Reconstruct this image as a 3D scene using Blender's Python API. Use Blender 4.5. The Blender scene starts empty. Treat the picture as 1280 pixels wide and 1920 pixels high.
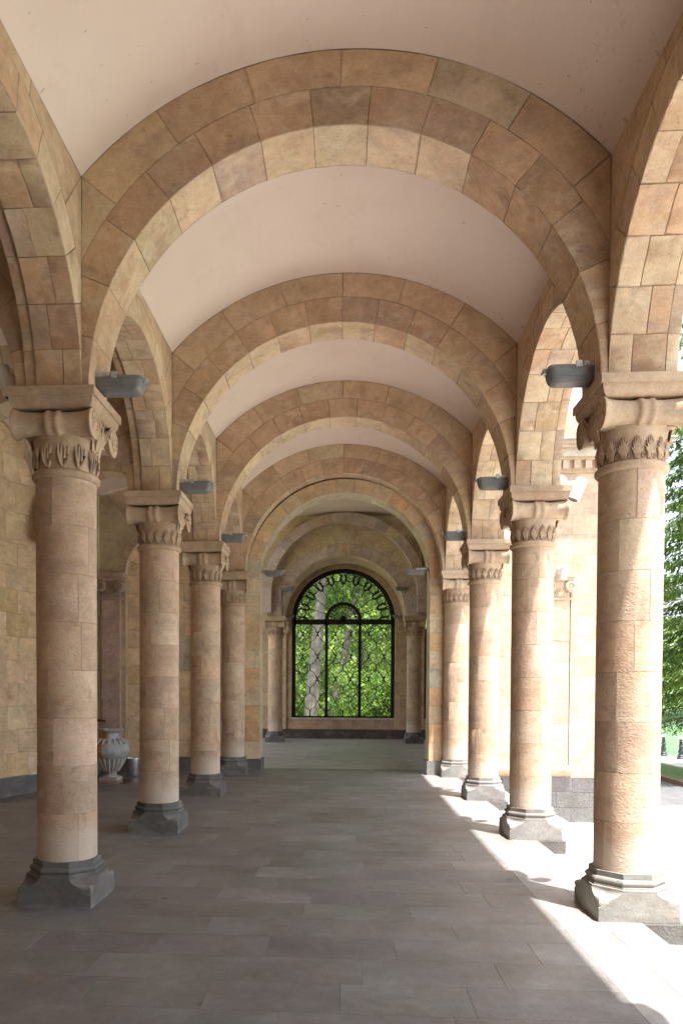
import bpy, math, random
import numpy as np
from mathutils import Vector, Matrix
PI = math.pi
rnd = random.Random(7)
sc = bpy.context.scene
COL = sc.collection

# ------------------------------------------------------------------ object helpers
def tag(o, label=None, cat=None, group=None, kind=None):
    if label: o['label'] = label
    if cat: o['category'] = cat
    if group: o['group'] = group
    if kind: o['kind'] = kind
    return o

def empty(name, loc=(0, 0, 0), rz=0):
    o = bpy.data.objects.new(name, None)
    COL.objects.link(o)
    o.location = loc
    o.rotation_euler = (0, 0, rz)
    o.empty_display_size = .2
    return o

class MB:
    """collects faces with a per-face stone tint and a per-block texture offset"""
    def __init__(s):
        s.v = []; s.f = []; s.t = []; s.o = []; s.sm = []
    def face(s, pts, tint=(.5, .5, .5), off=(0, 0, 0), smooth=False):
        i = len(s.v)
        s.v.extend([tuple(p) for p in pts])
        s.f.append(tuple(range(i, i + len(pts))))
        s.t.append(tint); s.o.append(off); s.sm.append(smooth)
    def grid(s, P, tint=(.5, .5, .5), off=(0, 0, 0), smooth=True, edge=None, close_u=False):
        """P[i][j] points; edge = tint of the outermost ring of cells"""
        n, m = len(P), len(P[0])
        b = len(s.v)
        for r in P: s.v.extend([tuple(p) for p in r])
        for i in range(n if close_u else n - 1):
            i2 = (i + 1) % n
            for j in range(m - 1):
                s.f.append((b + i * m + j, b + i2 * m + j, b + i2 * m + j + 1, b + i * m + j + 1))
                e = edge is not None and (i in (0, n - 2) or j in (0, m - 2))
                s.t.append(edge if e else tint); s.o.append(off); s.sm.append(smooth)
    def block(s, F, u0, u1, v0, v1, gu, gv, tint, off, nu=1, nv=1, g=.006, dark=.6, smooth=False):
        """one dressed stone: flat face at w=0, edges rolled back by g into a dark joint"""
        k = rnd.uniform(.6, 1.5); gu = min(gu * k, (u1 - u0) * .3); gv = min(gv * k, (v1 - v0) * .3)
        dark = dark + (1 - dark) * .85 * rnd.random() ** .8; wo = rnd.uniform(-.0025, .0015) if g > .004 else 0.0
        us = [u0] + [u0 + gu + (u1 - u0 - 2 * gu) * i / nu for i in range(nu + 1)] + [u1]
        vs = [v0] + [v0 + gv + (v1 - v0 - 2 * gv) * i / nv for i in range(nv + 1)] + [v1]
        nI, nJ = len(us) - 1, len(vs) - 1
        if g > .003:
            chip = (rnd.choice((1, nI - 1)), rnd.choice((1, nJ - 1))) if rnd.random() < .16 else None
            P = []
            for i, u in enumerate(us):
                row = []
                for j, v in enumerate(vs):
                    if i in (0, nI) or j in (0, nJ): row.append(F(u, v, -g)); continue
                    a, b, w = u, v, wo
                    if i in (1, nI - 1): a += (1 if i == 1 else -1) * gu * rnd.uniform(-.55, 1.1)
                    if j in (1, nJ - 1): b += (1 if j == 1 else -1) * gv * rnd.uniform(-.55, 1.1)
                    if chip == (i, j):
                        a += (1 if i == 1 else -1) * gu * rnd.uniform(2, 6); b += (1 if j == 1 else -1) * gv * rnd.uniform(2, 6)
                    row.append(F(a, b, w))
                P.append(row)
        else: P = [[F(u, v, -g if (i in (0, nu + 2) or j in (0, nv + 2)) else wo)
              for j, v in enumerate(vs)] for i, u in enumerate(us)]
        s.grid(P, tint, off, smooth, tuple(c * dark for c in tint))
    def box(s, x0, x1, y0, y1, z0, z1, tint=(.5, .5, .5), off=(0, 0, 0)):
        p = [(x, y, z) for x in (x0, x1) for y in (y0, y1) for z in (z0, z1)]
        for q in ((0, 1, 3, 2), (4, 6, 7, 5), (0, 4, 5, 1), (2, 3, 7, 6), (0, 2, 6, 4), (1, 5, 7, 3)):
            s.face([p[k] for k in q], tint, off)
    def tube(s, pts, r, n=6, tint=(.5, .5, .5), off=(0, 0, 0), caps=True, closed=False):
        pts = [Vector(p) for p in pts]
        R = r if hasattr(r, '__len__') else [r] * len(pts)
        P = []
        ref = Vector((0, 0, 1))
        for i, p in enumerate(pts):
            a = pts[i - 1] if i else (pts[-1] if closed else pts[0])
            c = pts[i + 1] if i < len(pts) - 1 else (pts[0] if closed else pts[-1])
            d = (c - a).normalized()
            q = ref if abs(d.dot(ref)) < .95 else Vector((1, 0, 0))
            e1 = d.cross(q).normalized(); e2 = d.cross(e1)
            P.append([p + R[i] * (math.cos(2 * PI * k / n) * e1 + math.sin(2 * PI * k / n) * e2) for k in range(n + 1)])
        s.grid(P, tint, off, True, None, closed)
        if caps and not closed:
            s.face([P[0][k] for k in range(n)], tint, off); s.face([P[-1][k] for k in range(n)][::-1], tint, off)
    def lathe(s, prof, n=24, tint=(.5, .5, .5), off=(0, 0, 0), M=None, a0=0.0, a1=2 * PI):
        P = []
        for k in range(n + 1):
            a = a0 + (a1 - a0) * k / n
            row = [Vector((r * math.cos(a), r * math.sin(a), z)) for r, z in prof]
            P.append([M @ p for p in row] if M else row)
        s.grid(P, tint, off, True)
    def build(s, name, mat, parent=None, loc=None, angle=40):
        me = bpy.data.meshes.new(name)
        me.from_pydata(s.v, [], s.f)
        nf = len(s.f)
        if nf:
            a = me.attributes.new('tint', 'FLOAT_COLOR', 'FACE')
            c = np.ones((nf, 4), np.float32); c[:, :3] = np.array(s.t, np.float32); a.data.foreach_set('color', c.ravel())
            a = me.attributes.new('off', 'FLOAT_VECTOR', 'FACE')
            a.data.foreach_set('vector', np.array(s.o, np.float32).ravel())
            me.polygons.foreach_set('use_smooth', np.array(s.sm, bool))
        me.materials.append(mat)
        me.update()
        if any(s.sm): me.set_sharp_from_angle(angle=math.radians(angle))
        o = bpy.data.objects.new(name, me)
        COL.objects.link(o)
        if parent: o.parent = parent
        if loc: o.location = loc
        return o

def copy_tree(o, parent=None):
    c = o.copy(); COL.objects.link(c)
    c.parent = parent
    for ch in list(o.children): copy_tree(ch, c)
    return c

# ------------------------------------------------------------------ materials
def new_mat(name):
    m = bpy.data.materials.new(name); m.use_nodes = True
    nt = m.node_tree; nt.nodes.clear()
    out = nt.nodes.new('ShaderNodeOutputMaterial')
    b = nt.nodes.new('ShaderNodeBsdfPrincipled')
    nt.links.new(b.outputs[0], out.inputs[0])
    return m, nt, b
class NT:
    def __init__(s, nt): s.nt = nt
    def n(s, t, **kw):
        x = s.nt.nodes.new(t)
        for k, v in kw.items(): setattr(x, k, v)
        return x
    def l(s, a, b): s.nt.links.new(a, b)
    def noise(s, vec, scale, detail=4, rough=.55, dist=0.0):
        x = s.n('ShaderNodeTexNoise'); x.inputs['Scale'].default_value = scale
        x.inputs['Detail'].default_value = detail; x.inputs['Roughness'].default_value = rough
        x.inputs['Distortion'].default_value = dist
        s.l(vec, x.inputs['Vector']); return x.outputs['Fac']
    def ramp(s, fac, a, b, ca=0.0, cb=1.0):
        x = s.n('ShaderNodeMapRange', clamp=True); s.l(fac, x.inputs[0])
        x.inputs[1].default_value = a; x.inputs[2].default_value = b
        x.inputs[3].default_value = ca; x.inputs[4].default_value = cb
        return x.outputs[0]
    def mix(s, fac, a, b, bt='MIX'):
        x = s.n('ShaderNodeMix', data_type='RGBA', blend_type=bt)
        for v, i in ((fac, 0), (a, 6), (b, 7)):
            if hasattr(v, 'is_linked') or isinstance(v, bpy.types.NodeSocket): s.l(v, x.inputs[i])
            elif i == 0: x.inputs[0].default_value = v
            else: x.inputs[i].default_value = (*v, 1)
        return x.outputs[2]
    def math(s, op, a, b=None):
        x = s.n('ShaderNodeMath', operation=op)
        for v, i in ((a, 0), (b, 1)):
            if v is None: continue
            if isinstance(v, bpy.types.NodeSocket): s.l(v, x.inputs[i])
            else: x.inputs[i].default_value = v
        return x.outputs[0]
    def vmul(s, vec, sx, sy, sz):
        x = s.n('ShaderNodeMapping'); x.inputs['Scale'].default_value = (sx, sy, sz)
        s.l(vec, x.inputs['Vector']); return x.outputs[0]

def stone(name, rough=.88, bump=.25, pick=0.0, pick_scale=55, strata=.3, purple=.25, ochre=.2, pits=.5,
          salt=None, coarse=0.0, sat=.93, spec=.3, pale=.25, rust=.25, spots=0.0):
    m, nt, b = new_mat(name); N = NT(nt)
    tc = N.n('ShaderNodeTexCoord'); at = N.n('ShaderNodeAttribute', attribute_name='tint')
    of = N.n('ShaderNodeAttribute', attribute_name='off'); oi = N.n('ShaderNodeObjectInfo')
    add = N.n('ShaderNodeVectorMath', operation='ADD'); N.l(tc.outputs['Object'], add.inputs[0]); N.l(of.outputs['Vector'], add.inputs[1])
    mul = N.n('ShaderNodeVectorMath', operation='SCALE'); mul.inputs[0].default_value = (31, 17, 23); N.l(oi.outputs['Random'], mul.inputs['Scale'])
    a2 = N.n('ShaderNodeVectorMath', operation='ADD'); N.l(add.outputs[0], a2.inputs[0]); N.l(mul.outputs[0], a2.inputs[1])
    V = a2.outputs[0]
    c = at.outputs['Color']
    broad = N.noise(V, 1.6, 5, .6)
    c = N.mix(1.0, c, N.mix(N.ramp(broad, .3, .7), (.76, .71, .66), (1.2, 1.19, 1.17)), 'MULTIPLY')
    lay = N.noise(N.vmul(V, 1.2, 1.2, 5.5), 2.2, 5, .55, 1.6)
    c = N.mix(N.math('MULTIPLY', N.ramp(lay, .53, .66), ochre), c, (.50, .29, .14))
    pur = N.noise(N.vmul(V, 1, 1, 2.0), 1.9, 4, .5, .8)
    c = N.mix(N.math('MULTIPLY', N.ramp(pur, .56, .66), purple), c, (.25, .18, .18))
    vein = N.noise(N.vmul(V, 2, 2, 14), 2.5, 6, .65, 2.2)
    c = N.mix(N.math('MULTIPLY', N.ramp(vein, .42, .62), strata), c, N.mix(.5, c, (.62, .53, .42)))
    pp = N.noise(N.vmul(V, 1, 1, 1.6), 2.7, 6, .68, .6)
    c = N.mix(N.math('MULTIPLY', N.ramp(pp, .53, .63), pale), c, (.60, .50, .375))
    rp = N.noise(V, 3.1, 5, .6, .4)
    c = N.mix(N.math('MULTIPLY', N.ramp(rp, .58, .66), rust), c, (.34, .18, .10))
    grain = N.noise(V, 70, 3, .7)
    c = N.mix(1.0, c, N.mix(N.ramp(grain, .25, .75), (.86, .86, .86), (1.1, 1.1, 1.1)), 'MULTIPLY')
    blot = N.noise(V, 5.5, 6, .7)
    c = N.mix(N.math('MULTIPLY', N.ramp(blot, .56, .74), .5), c, (.17, .105, .065))
    mid = N.noise(V, 12, 5, .7)
    c = N.mix(1.0, c, N.mix(N.ramp(mid, .3, .7), (.88, .85, .82), (1.12, 1.12, 1.12)), 'MULTIPLY')
    pit = N.noise(V, 38, 2, .5)
    c = N.mix(N.math('MULTIPLY', N.ramp(pit, .70, .76), pits), c, (.06, .045, .035))
    if spots:
        vo = N.n('ShaderNodeTexVoronoi'); vo.inputs['Scale'].default_value = 1.25; N.l(tc.outputs['Object'], vo.inputs['Vector'])
        dd = N.math('ADD', vo.outputs['Distance'], N.math('MULTIPLY', N.noise(tc.outputs['Object'], 22, 3), .05))
        c = N.mix(N.math('MULTIPLY', N.ramp(dd, .062, .075, 1.0, 0.0), spots), c, (.05, .043, .04))
        ws = N.noise(N.vmul(tc.outputs['Object'], 1, 1.25, 1), 1.1, 8, .72, .4)
        c = N.mix(1.0, c, N.mix(N.ramp(ws, .3, .7), (.80, .79, .785), (1.18, 1.18, 1.18)), 'MULTIPLY')
        sc_ = N.ramp(N.noise(N.vmul(tc.outputs['Object'], 1, 1.4, 1), 6.5, 6, .75, 1.6), .60, .70)
        c = N.mix(N.math('MULTIPLY', sc_, .22), c, (.36, .345, .33))
    if salt:
        sep = N.n('ShaderNodeSeparateXYZ'); N.l(tc.outputs['Object'], sep.inputs[0])
        sn = N.noise(V, 3.2 if salt[0] > .1 else 9, 6, .7)
        h = N.math('ADD', sep.outputs[2], N.math('MULTIPLY', N.math('SUBTRACT', sn, .5), salt[2]))
        f = N.ramp(h, salt[0], salt[1], 1.0, 0.0)
        c = N.mix(N.math('MULTIPLY', f, salt[3]), c, salt[4])
    hsv = N.n('ShaderNodeHueSaturation'); hsv.inputs['Saturation'].default_value = sat; hsv.inputs['Value'].default_value = 1.06 if sat < 1 and strata else 1.0; N.l(c, hsv.inputs['Color'])
    N.l(hsv.outputs[0], b.inputs['Base Color'])
    b.inputs['Roughness'].default_value = rough; b.inputs['Specular IOR Level'].default_value = spec
    h = N.math('ADD', N.math('MULTIPLY', grain, .25), N.math('MULTIPLY', blot, .8))
    h = N.math('ADD', h, N.math('MULTIPLY', N.ramp(pit, .66, .76), -.5))
    if pick:
        pk = N.noise(N.vmul(V, 1, 1, 1.5), pick_scale, 3, .6)
        zone = N.ramp(N.noise(V, 1.3, 3), .35, .55, .35, 1.0)
        h = N.math('ADD', h, N.math('MULTIPLY', N.math('MULTIPLY', pk, zone), pick))
    if coarse:
        h = N.math('ADD', h, N.math('MULTIPLY', N.noise(V, 18, 5, .7), coarse))
    bp = N.n('ShaderNodeBump'); bp.inputs['Strength'].default_value = bump; bp.inputs['Distance'].default_value = .02
    N.l(h, bp.inputs['Height']); N.l(bp.outputs[0], b.inputs['Normal'])
    return m

def plaster_mat():
    m, nt, b = new_mat('pink_plaster'); N = NT(nt)
    tc = N.n('ShaderNodeTexCoord'); V = tc.outputs['Object']
    c = N.mix(N.ramp(N.noise(V, .7, 5, .6), .3, .7), (.64, .515, .445), (.70, .585, .515))
    c = N.mix(N.math('MULTIPLY', N.ramp(N.noise(V, 2.4, 5, .65), .58, .8), .25), c, (.48, .37, .32))
    sp = N.math('MULTIPLY', N.ramp(N.noise(V, 24, 2, .5), .735, .77), N.ramp(N.noise(V, 1.1, 3), .42, .6))
    c = N.mix(N.math('MULTIPLY', sp, .8), c, (.12, .08, .06))
    sp2 = N.ramp(N.noise(N.vmul(V, 1, 3, 1), 11, 2, .5), .74, .78)
    c = N.mix(N.math('MULTIPLY', sp2, .6), c, (.22, .15, .12))
    sx = N.n('ShaderNodeSeparateXYZ'); N.l(V, sx.inputs[0])
    eg = N.ramp(N.math('ABSOLUTE', N.math('ADD', sx.outputs[0], .025)), 1.55, 1.98)
    mo = N.math('MULTIPLY', N.ramp(N.noise(V, 13, 4, .65), .60, .68), N.math('MULTIPLY', eg, N.ramp(N.noise(V, .9, 2), .45, .6)))
    mo = N.math('MULTIPLY', mo, N.ramp(sx.outputs[0], -2, 2, .1, 1.0))
    c = N.mix(N.math('MULTIPLY', mo, .75), c, (.09, .06, .05))
    st = N.ramp(N.noise(N.vmul(V, 1, .35, 1), 3.4, 6, .7, .5), .56, .72)
    c = N.mix(N.math('MULTIPLY', st, .22), c, (.50, .39, .32))
    wv = N.n('ShaderNodeVectorMath', operation='ADD'); N.l(V, wv.inputs[0])
    nn = N.n('ShaderNodeTexNoise'); nn.inputs['Scale'].default_value = 1.1; nn.inputs['Detail'].default_value = 3; N.l(V, nn.inputs['Vector'])
    N.l(nn.outputs['Color'], wv.inputs[1])
    vc = N.n('ShaderNodeTexVoronoi', feature='DISTANCE_TO_EDGE'); vc.inputs['Scale'].default_value = .55; N.l(wv.outputs[0], vc.inputs['Vector'])
    ck = N.math('MULTIPLY', N.ramp(vc.outputs['Distance'], .0, .006, 1.0, 0.0), N.ramp(N.noise(V, .8, 3), .5, .62))
    c = N.mix(N.math('MULTIPLY', ck, .07), c, (.25, .18, .15))
    N.l(c, b.inputs['Base Color']); b.inputs['Roughness'].default_value = .92
    b.inputs['Specular IOR Level'].default_value = .15
    bp = N.n('ShaderNodeBump'); bp.inputs['Strength'].default_value = .12; bp.inputs['Distance'].default_value = .02
    N.l(N.math('ADD', N.noise(V, 2.2, 3), N.math('MULTIPLY', N.noise(V, 45, 3), .15)), bp.inputs['Height']); N.l(bp.outputs[0], b.inputs['Normal'])
    return m

def plain(name, col, rough=.6, metal=0.0, var=.15, scale=8, bump=.05, spec=.4, attr=False):
    m, nt, b = new_mat(name); N = NT(nt)
    tc = N.n('ShaderNodeTexCoord'); V = tc.outputs['Object']
    f = N.ramp(N.noise(V, scale, 5, .6), .3, .7)
    lo = tuple(x * (1 - var) for x in col); hi = tuple(min(1, x * (1 + var)) for x in col)
    c = N.mix(f, lo, hi)
    if attr:
        at = N.n('ShaderNodeAttribute', attribute_name='tint')
        c = N.mix(1.0, at.outputs['Color'], N.mix(f, (1 - var,) * 3, (1 + var,) * 3), 'MULTIPLY')
    N.l(c, b.inputs['Base Color'])
    b.inputs['Roughness'].default_value = rough; b.inputs['Metallic'].default_value = metal
    b.inputs['Specular IOR Level'].default_value = spec
    if bump:
        bp = N.n('ShaderNodeBump'); bp.inputs['Strength'].default_value = bump; bp.inputs['Distance'].default_value = .01
        N.l(N.noise(V, scale * 6, 4, .6), bp.inputs['Height']); N.l(bp.outputs[0], b.inputs['Normal'])
    return m

def leaf_mat(name, trans=.5):
    m = bpy.data.materials.new(name); m.use_nodes = True
    nt = m.node_tree; nt.nodes.clear(); N = NT(nt)
    out = N.n('ShaderNodeOutputMaterial'); at = N.n('ShaderNodeAttribute', attribute_name='tint')
    d = N.n('ShaderNodeBsdfPrincipled'); d.inputs['Roughness'].default_value = .55; d.inputs['Specular IOR Level'].default_value = .3
    t = N.n('ShaderNodeBsdfTranslucent'); mx = N.n('ShaderNodeMixShader'); mx.inputs[0].default_value = trans
    N.l(at.outputs['Color'], d.inputs['Base Color'])
    tl = N.mix(1.0, at.outputs['Color'], (1.6, 1.7, .8), 'MULTIPLY'); N.l(tl, t.inputs['Color'])
    N.l(d.outputs[0], mx.inputs[1]); N.l(t.outputs[0], mx.inputs[2]); N.l(mx.outputs[0], out.inputs[0])
    return m

M = {}
M['stone'] = stone('dressed_tuff', bump=.22)
M['ring'] = stone('voussoir_tuff', bump=.25, strata=.35, purple=.35, ochre=.25, pale=.42, rust=.4)
M['shaft'] = stone('column_tuff', bump=.42, pick=.95, pale=.32, pick_scale=42, salt=(.52, .66, .5, .75, (.58, .49, .39)), strata=.35)
M['carved'] = stone('carved_tuff', bump=.16, strata=.15, purple=.3, ochre=.15, pits=.35)
M['basalt'] = stone('grey_basalt', salt=(-.01, .03, .16, .35, (.34, .33, .32)), pale=.16, rust=.12, bump=.45, coarse=.5, strata=.0, purple=.0, ochre=.0, pits=.3, rough=.8)
M['rough'] = stone('rough_basalt', pale=.0, rust=.0, bump=.9, strata=.0, purple=.0, ochre=.0, pits=.5, coarse=2.5, pick=1.2, pick_scale=30)
M['facade'] = stone('facade_tuff', bump=.22, purple=.18, ochre=.2, pits=.4, pale=.35, rust=.15)
M['yellow'] = stone('yellow_tuff', bump=.2, purple=.0, ochre=.45, strata=.3)
M['floor'] = stone('floor_slabs', spots=.7, pale=.05, rust=.06, bump=.13, strata=.0, purple=.12, ochre=.0, pits=.45, rough=.46, spec=.5)
M['paving'] = stone('pale_paving', pale=.0, rust=.0, bump=.12, strata=.0, purple=.0, ochre=.0, pits=.3)
M['plaster'] = plaster_mat()
M['lampgrey'] = plain('grey_painted_metal', (.185, .192, .198), .45, .0, .18, 9, .04)
M['lampglass'] = plain('frosted_lens', (.17, .178, .185), .35, 0, .1, 6, 0)
M['lamparm'] = plain('worn_zinc', (.46, .46, .45), .5, .3, .35, 25, .1)
M['white'] = plain('white_enamel', (.72, .73, .74), .4, 0, .06, 6, 0)
M['darkglass'] = plain('dark_lens', (.05, .05, .06), .1, 0, .1, 6, 0)
M['iron'] = plain('black_wrought_iron', (.018, .017, .016), .5, .3, .3, 14, .1)
M['asphalt'] = plain('asphalt', (.115, .115, .12), .9, 0, .22, 2.2, .3)
M['grass'] = plain('lawn', (.075, .14, .025), .9, 0, .4, 5, .6)
M['kerb'] = plain('brown_kerb', (.16, .10, .075), .85, 0, .2, 7, .2)
M['bark'] = plain('pale_bark', (.20, .175, .155), .9, 0, .4, 3.5, .8)
M['darkbark'] = plain('dark_bark', (.09, .07, .055), .9, 0, .3, 6, .6)
M['leaf'] = leaf_mat('leaves', .45)
M['needle'] = leaf_mat('needles', .25)
M['urnstone'] = plain('weathered_urn_stone', (.42, .41, .40), .75, 0, .25, 9, .25, attr=True)
M['tin'] = plain('galvanised_tin', (.55, .56, .58), .3, .85, .15, 10, .03)
M['rust'] = plain('rusty_pipe', (.06, .04, .03), .6, .3, .3, 20, .1)
M['bank'] = plain('far_bank_grass', (.10, .16, .05), .95, 0, .3, .3, .3)

def water_mat():
    m, nt, b = new_mat('green_water'); N = NT(nt)
    tc = N.n('ShaderNodeTexCoord'); V = tc.outputs['Object']
    N.l(N.mix(N.ramp(N.noise(V, .15, 3), .35, .65), (.13, .24, .15), (.17, .30, .19)), b.inputs['Base Color'])
    b.inputs['Roughness'].default_value = .12
    bp = N.n('ShaderNodeBump'); bp.inputs['Strength'].default_value = .15; bp.inputs['Distance'].default_value = .05
    N.l(N.noise(N.vmul(V, 1, 1, 1), 2.5, 4), bp.inputs['Height']); N.l(bp.outputs[0], b.inputs['Normal'])
    return m
M['water'] = water_mat()
def wet_mat():
    m, nt, b = new_mat('rusty_puddle'); N = NT(nt)
    V = N.n('ShaderNodeTexCoord').outputs['Object']
    N.l(N.mix(N.ramp(N.noise(V, 4, 5), .4, .6), (.10, .045, .02), (.28, .12, .04)), b.inputs['Base Color'])
    b.inputs['Roughness'].default_value = .15
    return m
M['wet'] = wet_mat()

# ------------------------------------------------------------------ stone palettes (linear albedo)
def jit(c, a=.05, r=rnd):
    k = 1 + r.uniform(-a, a)
    return tuple(max(.01, x * k * (1 + r.uniform(-.025, .025))) for x in c)
def pal(*ws, a=.07):
    cs = [c for c, w in ws for _ in range(w)]
    return lambda: jit(rnd.choice(cs), a)
TAN = pal(((.50, .36, .235), 6), ((.52, .38, .25), 4), ((.47, .33, .21), 3), ((.53, .42, .29), 3), ((.48, .40, .28), 1), a=.05)
RING = pal(((.45, .305, .195), 6), ((.47, .32, .205), 4), ((.39, .275, .20), 3), ((.49, .36, .235), 2), a=.06)
SOFF = pal(((.54, .40, .265), 5), ((.56, .43, .295), 4), ((.50, .325, .205), 3), ((.47, .34, .265), 1), a=.06)
PURP = pal(((.52, .42, .405), 4), ((.56, .45, .42), 4), ((.44, .36, .365), 2), ((.55, .41, .28), 1))
ENTRY = pal(((.56, .42, .25), 5), ((.55, .46, .31), 4), ((.57, .37, .18), 3), ((.44, .42, .32), 2), a=.05)
YEL = pal(((.72, .54, .34), 6), ((.71, .55, .37), 4), ((.64, .46, .235), 2), ((.54, .49, .37), 1), a=.05)
SHAFT = pal(((.51, .365, .255), 5), ((.485, .335, .225), 4), ((.53, .405, .295), 3), ((.44, .32, .235), 2), a=.05)
FAC = pal(((.49, .37, .275), 6), ((.50, .38, .28), 5), ((.47, .36, .28), 3), ((.46, .385, .335), 1), a=.04)
OLIVE = pal(((.56, .46, .30), 4), ((.58, .46, .31), 3), ((.52, .42, .28), 2), ((.44, .41, .34), 1))
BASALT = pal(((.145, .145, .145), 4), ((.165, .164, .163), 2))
SUNLIT_BASALT = pal(((.235, .233, .232), 4), ((.26, .258, .256), 2), a=.04)  # basalt again, with the sunlight put into a lighter colour
FLOOR = pal(((.170, .174, .180), 8), ((.178, .182, .189), 5), ((.162, .162, .166), 2), ((.186, .190, .198), 1), a=.03)
PAVE = pal(((.64, .635, .62), 4), ((.67, .665, .65), 4), a=.04)
def roff(): return (rnd.uniform(-40, 40), rnd.uniform(-40, 40), rnd.uniform(-40, 40))

def courses(z0, z1, h):
    n = max(1, round((z1 - z0) / h)); return [z0 + (z1 - z0) * i / n for i in range(n + 1)]
def stretch(a0, a1, l, phase):
    n = max(1, round((a1 - a0) / l)); d = (a1 - a0) / n
    e = [a0 + d * (i + (phase if 0 < i < n else 0) * .5) + (rnd.uniform(-.06, .06) * d if 0 < i < n else 0) for i in range(n + 1)]
    return e
def ashlar(mb, F, a0, a1, z0, z1, h=.36, l=.6, P=TAN, g=.005, gap=.005, dark=.62):
    zs = courses(z0, z1, h)
    for j in range(len(zs) - 1):
        e = stretch(a0, a1, l, j % 2)
        for i in range(len(e) - 1):
            mb.block(F, e[i], e[i + 1], zs[j], zs[j + 1], gap, gap, P(), roff(), 1, 1, g, dark)

# arch pieces in a wall frame F(a, z, w): a along the wall from the arch centre, w out of the wall
def arch_ring(mb, F, r, t, cz, hw, n, P, g=.008, a_lo=0.0, rot=0.0):
    th = [PI * (i + rot * (0 < i < n)) / n for i in range(n + 1)]
    def rout(x): return max(r + .004, min(r + t, hw / max(1e-6, abs(math.cos(x)))))
    for i in range(n):
        G = lambda u, v, w: F((r + (rout(u) - r) * v) * math.cos(u), cz + (r + (rout(u) - r) * v) * math.sin(u), w)
        mb.block(G, th[i], th[i + 1], 0, 1, .0035 / r, .012, P(), roff(), 5, 2, g)
    return rout
def arch_spandrel(mb, F, r, t, cz, hw, ztop, n, P, g=.007, th0=None):
    """stones between the outer edge of the ring and the wall's own outline (|a|<=hw, z<=ztop(a))"""
    def rin(x): return max(r + .004, min(r + t, hw / max(1e-6, abs(math.cos(x)))))
    def rlim(x):
        c, s = math.cos(x), math.sin(x)
        q = hw / max(1e-6, abs(c))
        lo, hi = 0.0, q
        if cz + q * s <= ztop(q * c): return q
        for _ in range(40):
            m = (lo + hi) / 2
            if cz + m * s <= ztop(m * c): lo = m
            else: hi = m
        return lo
    t0 = math.acos(min(1, hw / (r + t))) if hw < r + t else 0.0
    cor = None                                  # angle of the wall's upper corner, kept as a block edge
    lo, hi = t0, PI / 2
    for _ in range(40):
        m = (lo + hi) / 2
        if hw / max(1e-6, abs(math.cos(m))) <= rlim(m) + 1e-6: lo = m
        else: hi = m
    cor = lo
    k = max(1, round((PI - 2 * cor) / PI * n))
    edges = [t0, cor] + [cor + (PI - 2 * cor) * i / k for i in range(1, k)] + [PI - cor, PI - t0]
    for i in range(len(edges) - 1):
        if edges[i + 1] - edges[i] < .01: continue
        def G(u, v, w):
            a, b = rin(u), max(rin(u) + .002, rlim(u))
            q = a + (b - a) * v
            return F(q * math.cos(u), cz + q * math.sin(u), w)
        mb.block(G, edges[i], edges[i + 1], 0, 1, .004 / r, .012, P(), roff(), 6, 2, g)
def arch_soffit(mb, F, r, cz, w0, w1, n, P, cuts=1, g=.008, jog=.0, rot=0.0):
    """the underside; w runs through the wall's thickness"""
    th = [PI * (i + rot * (0 < i < n)) / n for i in range(n + 1)]
    for i in range(n):
        ws = [w0, w1]
        if cuts == 2:
            m = w0 + (w1 - w0) * (.62 if i % 2 else .4)
            ws = [w0, m, w1]
        for j in range(len(ws) - 1):
            G = lambda u, v, w: F((r - w) * math.cos(u), cz + (r - w) * math.sin(u), v)
            mb.block(G, th[i], th[i + 1], ws[j], ws[j + 1], .0035 / r, .004, P(), roff(), 5, 1, g)

# ------------------------------------------------------------------ main dimensions
S = 3.0; WC = 2.2183; ZT = 4.0227; AX = -.025
HW = 1.985; ZV = 6.516; ZS = 5.656; TA = .2208
RV = ((ZV - ZS) ** 2 + HW ** 2) / (2 * (ZV - ZS))
def zvault(a): return ZV - RV + math.sqrt(max(0, RV * RV - a * a))
XL, XR = AX - HW, AX + HW            # nave faces of the two arcade walls
XLo, XRo = -2.47, 2.47               # their outer faces
R1 = 1.934; RA = 1.275; HB = S / 2 - TA
KS = list(range(-2, 4))              # transverse arches (3 = at the pavilion)
YB = KS[0] * S - 1.2

arcade = tag(empty('arcade'), 'long tan stone portico with pink plastered vaults over round arches', 'arcade')

# transverse arches
for k in KS:
    y = k * S
    sm = MB()
    Ff = lambda a, z, w, y=y: (AX + a, y - TA - w, z)
    Fb = lambda a, z, w, y=y: (AX - a, y + TA + w, z)
    Fs = lambda a, z, w, y=y: (AX + a, y + w, z)
    n = 15 + (k % 2)
    arch_soffit(sm, Fs, R1, ZT, -TA, TA, n, SOFF)
    p = sm.build('transverse_arch', M['ring'], arcade)
    for F in (Ff, Fb):
        mb = MB(); arch_ring(mb, F, R1, .285, ZT, HW, n, RING); mb.build('voussoir_ring', M['ring'], p)
        sp = MB(); arch_spandrel(sp, F, R1, .285, ZT, HW, zvault, 10 + k % 2, TAN); sp.build('spandrel', M['stone'], p)

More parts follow.
